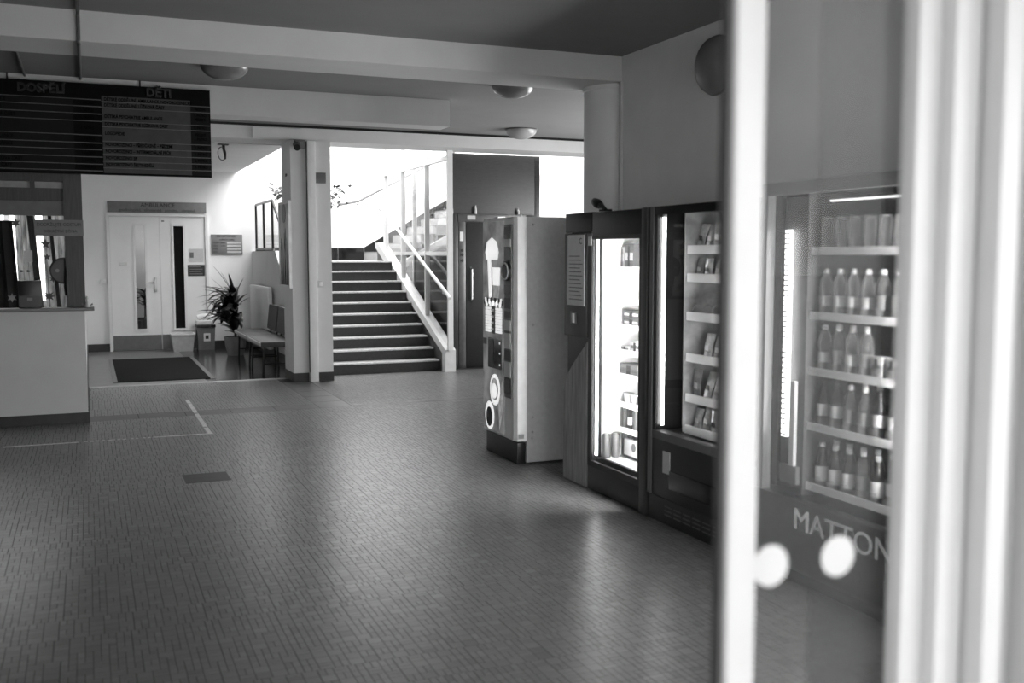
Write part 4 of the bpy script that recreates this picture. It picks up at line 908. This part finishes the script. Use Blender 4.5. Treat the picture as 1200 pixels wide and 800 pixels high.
for k in range(40): ld.box(fx+.053, fx+.055, 4.05, 4.09, .705+.0255*k, .714+.0255*k)
ld.build('led_divider', M_greymid, bm_)
bx('led_strip', emit('added_drinks_led', 245, 260.), bm_, fx+.055, fx+.07, 3.20, 3.225, .70, 1.72)  # added strip hidden behind the frame, brightens the bottles
bx('lamp_bar', emit('drinks_lamp_bar', 240, 2.5), bm_, fx+.06, fx+.08, 3.2, 3.78, 1.845, 1.853)
bx('inner_wall', mat('drinks_inner', 88, .5), bm_, fx+.08, BK-.05, 3.95, 3.958, .42, 1.9)
bx('inner_wall', mat('drinks_inner_mid', 88, .5), bm_, fx+.085, fx+.09, 3.958, 4.16, .45, 1.88)
bx('back_wall', mat('drinks_inner', 88), bm_, BK-.3, BK-.29, 3.2, 3.95, .42, 1.9)
bx('lift_arm', M_white, bm_, fx+.06, fx+.08, 4.0, 4.035, .56, .98); bx('lift_box', M_sign, bm_, fx+.055, fx+.08, 3.97, 4.10, .47, .56, bevel=.004)
SB = [1.625, 1.315, 1.045, .775, .48]
M_acryl = glass('clear_acrylic', .8, 1.5, .05, .08, haze=.16)
COLY = [3.893-.0945*k for k in range(7)]
for z in SB:
    tr = bx('shelf', M_greymid, bm_, fx+.12, BK-.31, 3.21, 3.945, z-.025, z-.012); bx('shelf_front', M_tray, tr, fx+.095, fx+.105, 3.21, 3.945, z-.025, z+.012)
    for y in COLY:
        mb = MB(); arc = [PI+(-.75+1.5*k/6) for k in range(7)]; mb.faces([(fx+.15+.044*math.cos(a), y+.044*math.sin(a), zz) for zz in (z+.013, z+.05) for a in arc], [(k, k+1, 8+k, 7+k) for k in range(6)]).build('retainer', M_acryl, tr, smooth=True)
def mkbottle(name, prof, liquid, cap_m, label_m, h_, lz):
    t = thing(name, (0, 0, 0), 'x', 'bottle')
    MB().lathe(prof, (0, 0, 0), 14).build('bottle_body', liquid, t, smooth=True)
    MB().lathe([(.0145, h_-.022), (.0145, h_), (.012, h_+.001)], (0, 0, 0), 10).build('cap', cap_m, t, smooth=True)
    r = max(p[0] for p in prof)
    MB().lathe([(r*.985, lz[0]), (r*1.01, lz[0]+.002), (r*1.01, lz[1]-.002), (r*.985, lz[1])], (0, 0, 0), 14, None, False, False).build('label_band', label_m, t, smooth=True)
    return t
def liquid(name, v, a, rough=.08):
    m = bpy.data.materials.new(name); m.use_nodes = True; N = m.node_tree.nodes; L = m.node_tree.links
    b = N['Principled BSDF']; out = N['Material Output']; g = lin(v); b.inputs['Base Color'].default_value = (g, g, g, 1); b.inputs['Roughness'].default_value = rough
    nz = N.new('ShaderNodeTexNoise'); nz.inputs['Scale'].default_value = 30
    tr = N.new('ShaderNodeBsdfTransparent'); tr.inputs[0].default_value = (.9, .9, .9, 1); mx = N.new('ShaderNodeMixShader')
    lw_ = N.new('ShaderNodeLayerWeight'); lw_.inputs[0].default_value = .45
    ad = N.new('ShaderNodeMath'); ad.operation = 'ADD'; ad.use_clamp = True; ad.inputs[1].default_value = a
    L.new(lw_.outputs['Facing'], ad.inputs[0]); L.new(ad.outputs[0], mx.inputs[0]); L.new(tr.outputs[0], mx.inputs[1]); L.new(b.outputs[0], mx.inputs[2]); L.new(mx.outputs[0], out.inputs[0])
    return m
L_clear = liquid('clear_bottle', 225, .05); L_mid = liquid('tea_bottle', 120, .35); L_dark = liquid('cola_bottle', 40, .8)
P_wave = [(.028, 0), (.032, .006), (.032, .05), (.029, .075), (.031, .11), (.033, .14), (.031, .165), (.022, .19), (.0135, .205), (.0135, .218)]
P_str = [(.028, 0), (.032, .006), (.032, .13), (.028, .15), (.020, .175), (.0135, .20), (.0135, .214)]
PB = {'a': mkbottle('water_bottle', P_wave, L_clear, M_white, M_greylight, .228, (.05, .10)),
      'b': mkbottle('tea_bottle', P_wave, L_mid, M_white, M_sign, .228, (.05, .115)),
      'c': mkbottle('cola_bottle', P_str, L_dark, M_skirt, M_greylight, .222, (.06, .12)),
      'd': mkbottle('juice_bottle', P_str, L_dark, M_white, M_paper, .222, (.035, .11))}
cupp = thing('tumbler_can', (0, 0, 0), 'x', 'can')
MB().lathe([(.026, 0), (.031, .008), (.031, .145), (.027, .155), (.026, .158)], (0, 0, 0), 14, None, True, False).build('can_body', liquid('clear_can', 215, .12), cupp, smooth=True)
MB().lathe([(.026, .156), (.028, .160), (.028, .163), (.025, .163)], (0, 0, 0), 14, None, False, False).build('rim', M_alu, cupp, smooth=True)
usedp = set()
def put(kind, y, z, label, grp, x):
    p = cupp if kind == 'cup' else PB[kind]
    if p.name not in usedp: usedp.add(p.name); p.location = (x, y, z); p['label'] = label; p['group'] = grp; return p
    r = copy_thing(p, (x, y, z), random.uniform(0, 3), label); r['group'] = grp; return r
RN = ('top', 'second', 'third', 'fourth', 'bottom')
ORD = ('first', 'second', 'third', 'fourth', 'fifth', 'sixth', 'seventh')
ROWK = [['cup']*7, ['a', 'a', 'a', 'a', 'b', 'b', 'a'], ['a', 'b', 'a', 'b', None, None, 'c'], ['c', 'c', 'b', 'b', 'c', 'c', 'c'], ['d', 'd', 'd', 'b', 'd', 'c', 'c']]
NAMEK = {'cup': 'clear slim drinks can', 'a': 'clear wavy water bottle', 'b': 'smoky wavy tea bottle', 'c': 'dark straight cola bottle', 'd': 'dark juice bottle with white cap'}
for ri, z in enumerate(SB):
    for ci, y in enumerate(COLY):
        for dpt in range(2):
            k = ROWK[ri][ci]
            if k is None or (dpt == 1 and ri == 2 and ci > 2): continue
            put(k, y, z-.0105, f'{NAMEK[k]}, {RN[ri]} drinks shelf, {ORD[ci]} from the light strip, {("front", "rear")[dpt]} one', f'{NAMEK[k]}s on the {RN[ri]} drinks shelf', fx+.15+.085*dpt)
for y in (COLY[4], COLY[5]):
    for z, lab in ((SB[2], 'third'), ):
        carton((fx+.12, y, z-.0105), .07, .06, .11, M_greylight, f'small pale drink carton on the third drinks shelf, {"first" if y == COLY[4] else "second"} carton from the light strip', M_greymid, 'drink cartons in the drinks machine')

# ================================================================ ENTRANCE DOOR (foreground)
en = thing('door_2', (1.0, 1.28, 0), 'white framed glass sliding entrance door standing open', kind='structure')
MB().box(.868, .919, 1.235, 1.275, 0, 2.58, bevel=.006).build('stile', M_entry, en, smooth=True)
bx('seal', M_skirt, en, .860, .868, 1.245, 1.265, 0, 2.58)
bx('top_rail', M_entry, en, .919, 1.62, 1.24, 1.27, 2.50, 2.58); bx('bottom_rail', M_entry, en, .919, 1.62, 1.24, 1.27, 0.01, .09)
bx('pane', G_entry, en, .919, 1.62, 1.252, 1.258, .09, 2.50)
bx('fixed_pane', G_entry2, en, 1.062, 1.62, 1.285, 1.291, .0, 2.60)
for x in (.957, 1.087): MB().lathe([(.033, 0), (.033, .001)], (x, 1.2515, 1.122), 28, Matrix.Rotation(PI/2, 3, 'X')).build('safety_dot', M_entry, en)
def jamb(x0, x1, y0, y1): MB().box(x0, x1, y0, y1, 0, 2.66, bevel=.004).build('jamb_profile', M_entry, en, smooth=True)
jamb(1.186, 1.235, 1.215, 1.25); jamb(1.235, 1.262, 1.19, 1.25); jamb(1.268, 1.30, 1.20, 1.25); jamb(1.305, 1.345, 1.16, 1.25); jamb(1.352, 1.42, 1.21, 1.25); jamb(1.42, 1.66, 1.14, 1.30)
bx('jamb_back', M_entry, en, 1.265, 1.42, 1.292, 1.31, 0, 2.66)
w3 = thing('window_3', (2.8, 1.4, .25), 'entrance glazing beside the sliding door', kind='structure')
for a in ((1.66, 1.72), (2.7, 2.76), (3.84, 3.9)): bx('frame', M_entry, w3, a[0], a[1], 1.36, 1.44, .25, 2.62)
bx('frame', M_entry, w3, 1.72, 3.84, 1.36, 1.44, .25, .31); bx('frame', M_entry, w3, 1.72, 3.84, 1.36, 1.44, 2.56, 2.62)
bx('pane', G_clear, w3, 1.72, 3.84, 1.398, 1.402, .31, 2.56)
w4 = thing('window_4', (7.65, 10.4, .85), 'assumed daylight window, unseen in the bay beyond the column', kind='structure')  # unseen window, assumed as a daylight source
for a in ((8.6, 8.66), (10.37, 10.43), (12.14, 12.2)): bx('frame', M_white, w4, 7.6, 7.7, a[0], a[1], .85, 2.6)
for a in ((.85, .91), (2.54, 2.6)): bx('frame', M_white, w4, 7.6, 7.7, 8.66, 12.14, a[0], a[1])
# unseen pavement, made pale to bounce daylight onto the beam
struct('floor_outside', mat('pale_pavement', 226, .8, noise=.1), -12, 14, -14, 1.25, -.2, -.01, label='unseen pavement outside the entrance, pale to bounce daylight')
struct('floor_ground', mat('pale_outdoor_ground', 226, .9, noise=.05, scale=2), -70, 70, -70, 90, -.45, -.25, label='open ground around the building')  # unseen ground added to stop light from below and bounce daylight
struct('ceiling_added_canopy', mat('added_canopy_concrete', 150, .8), -4, 6, -1.6, 1.25, 2.9, 3.1, label='unseen canopy added over the entrance to cut high sky light')  # unseen canopy added to keep high sky light off the floor
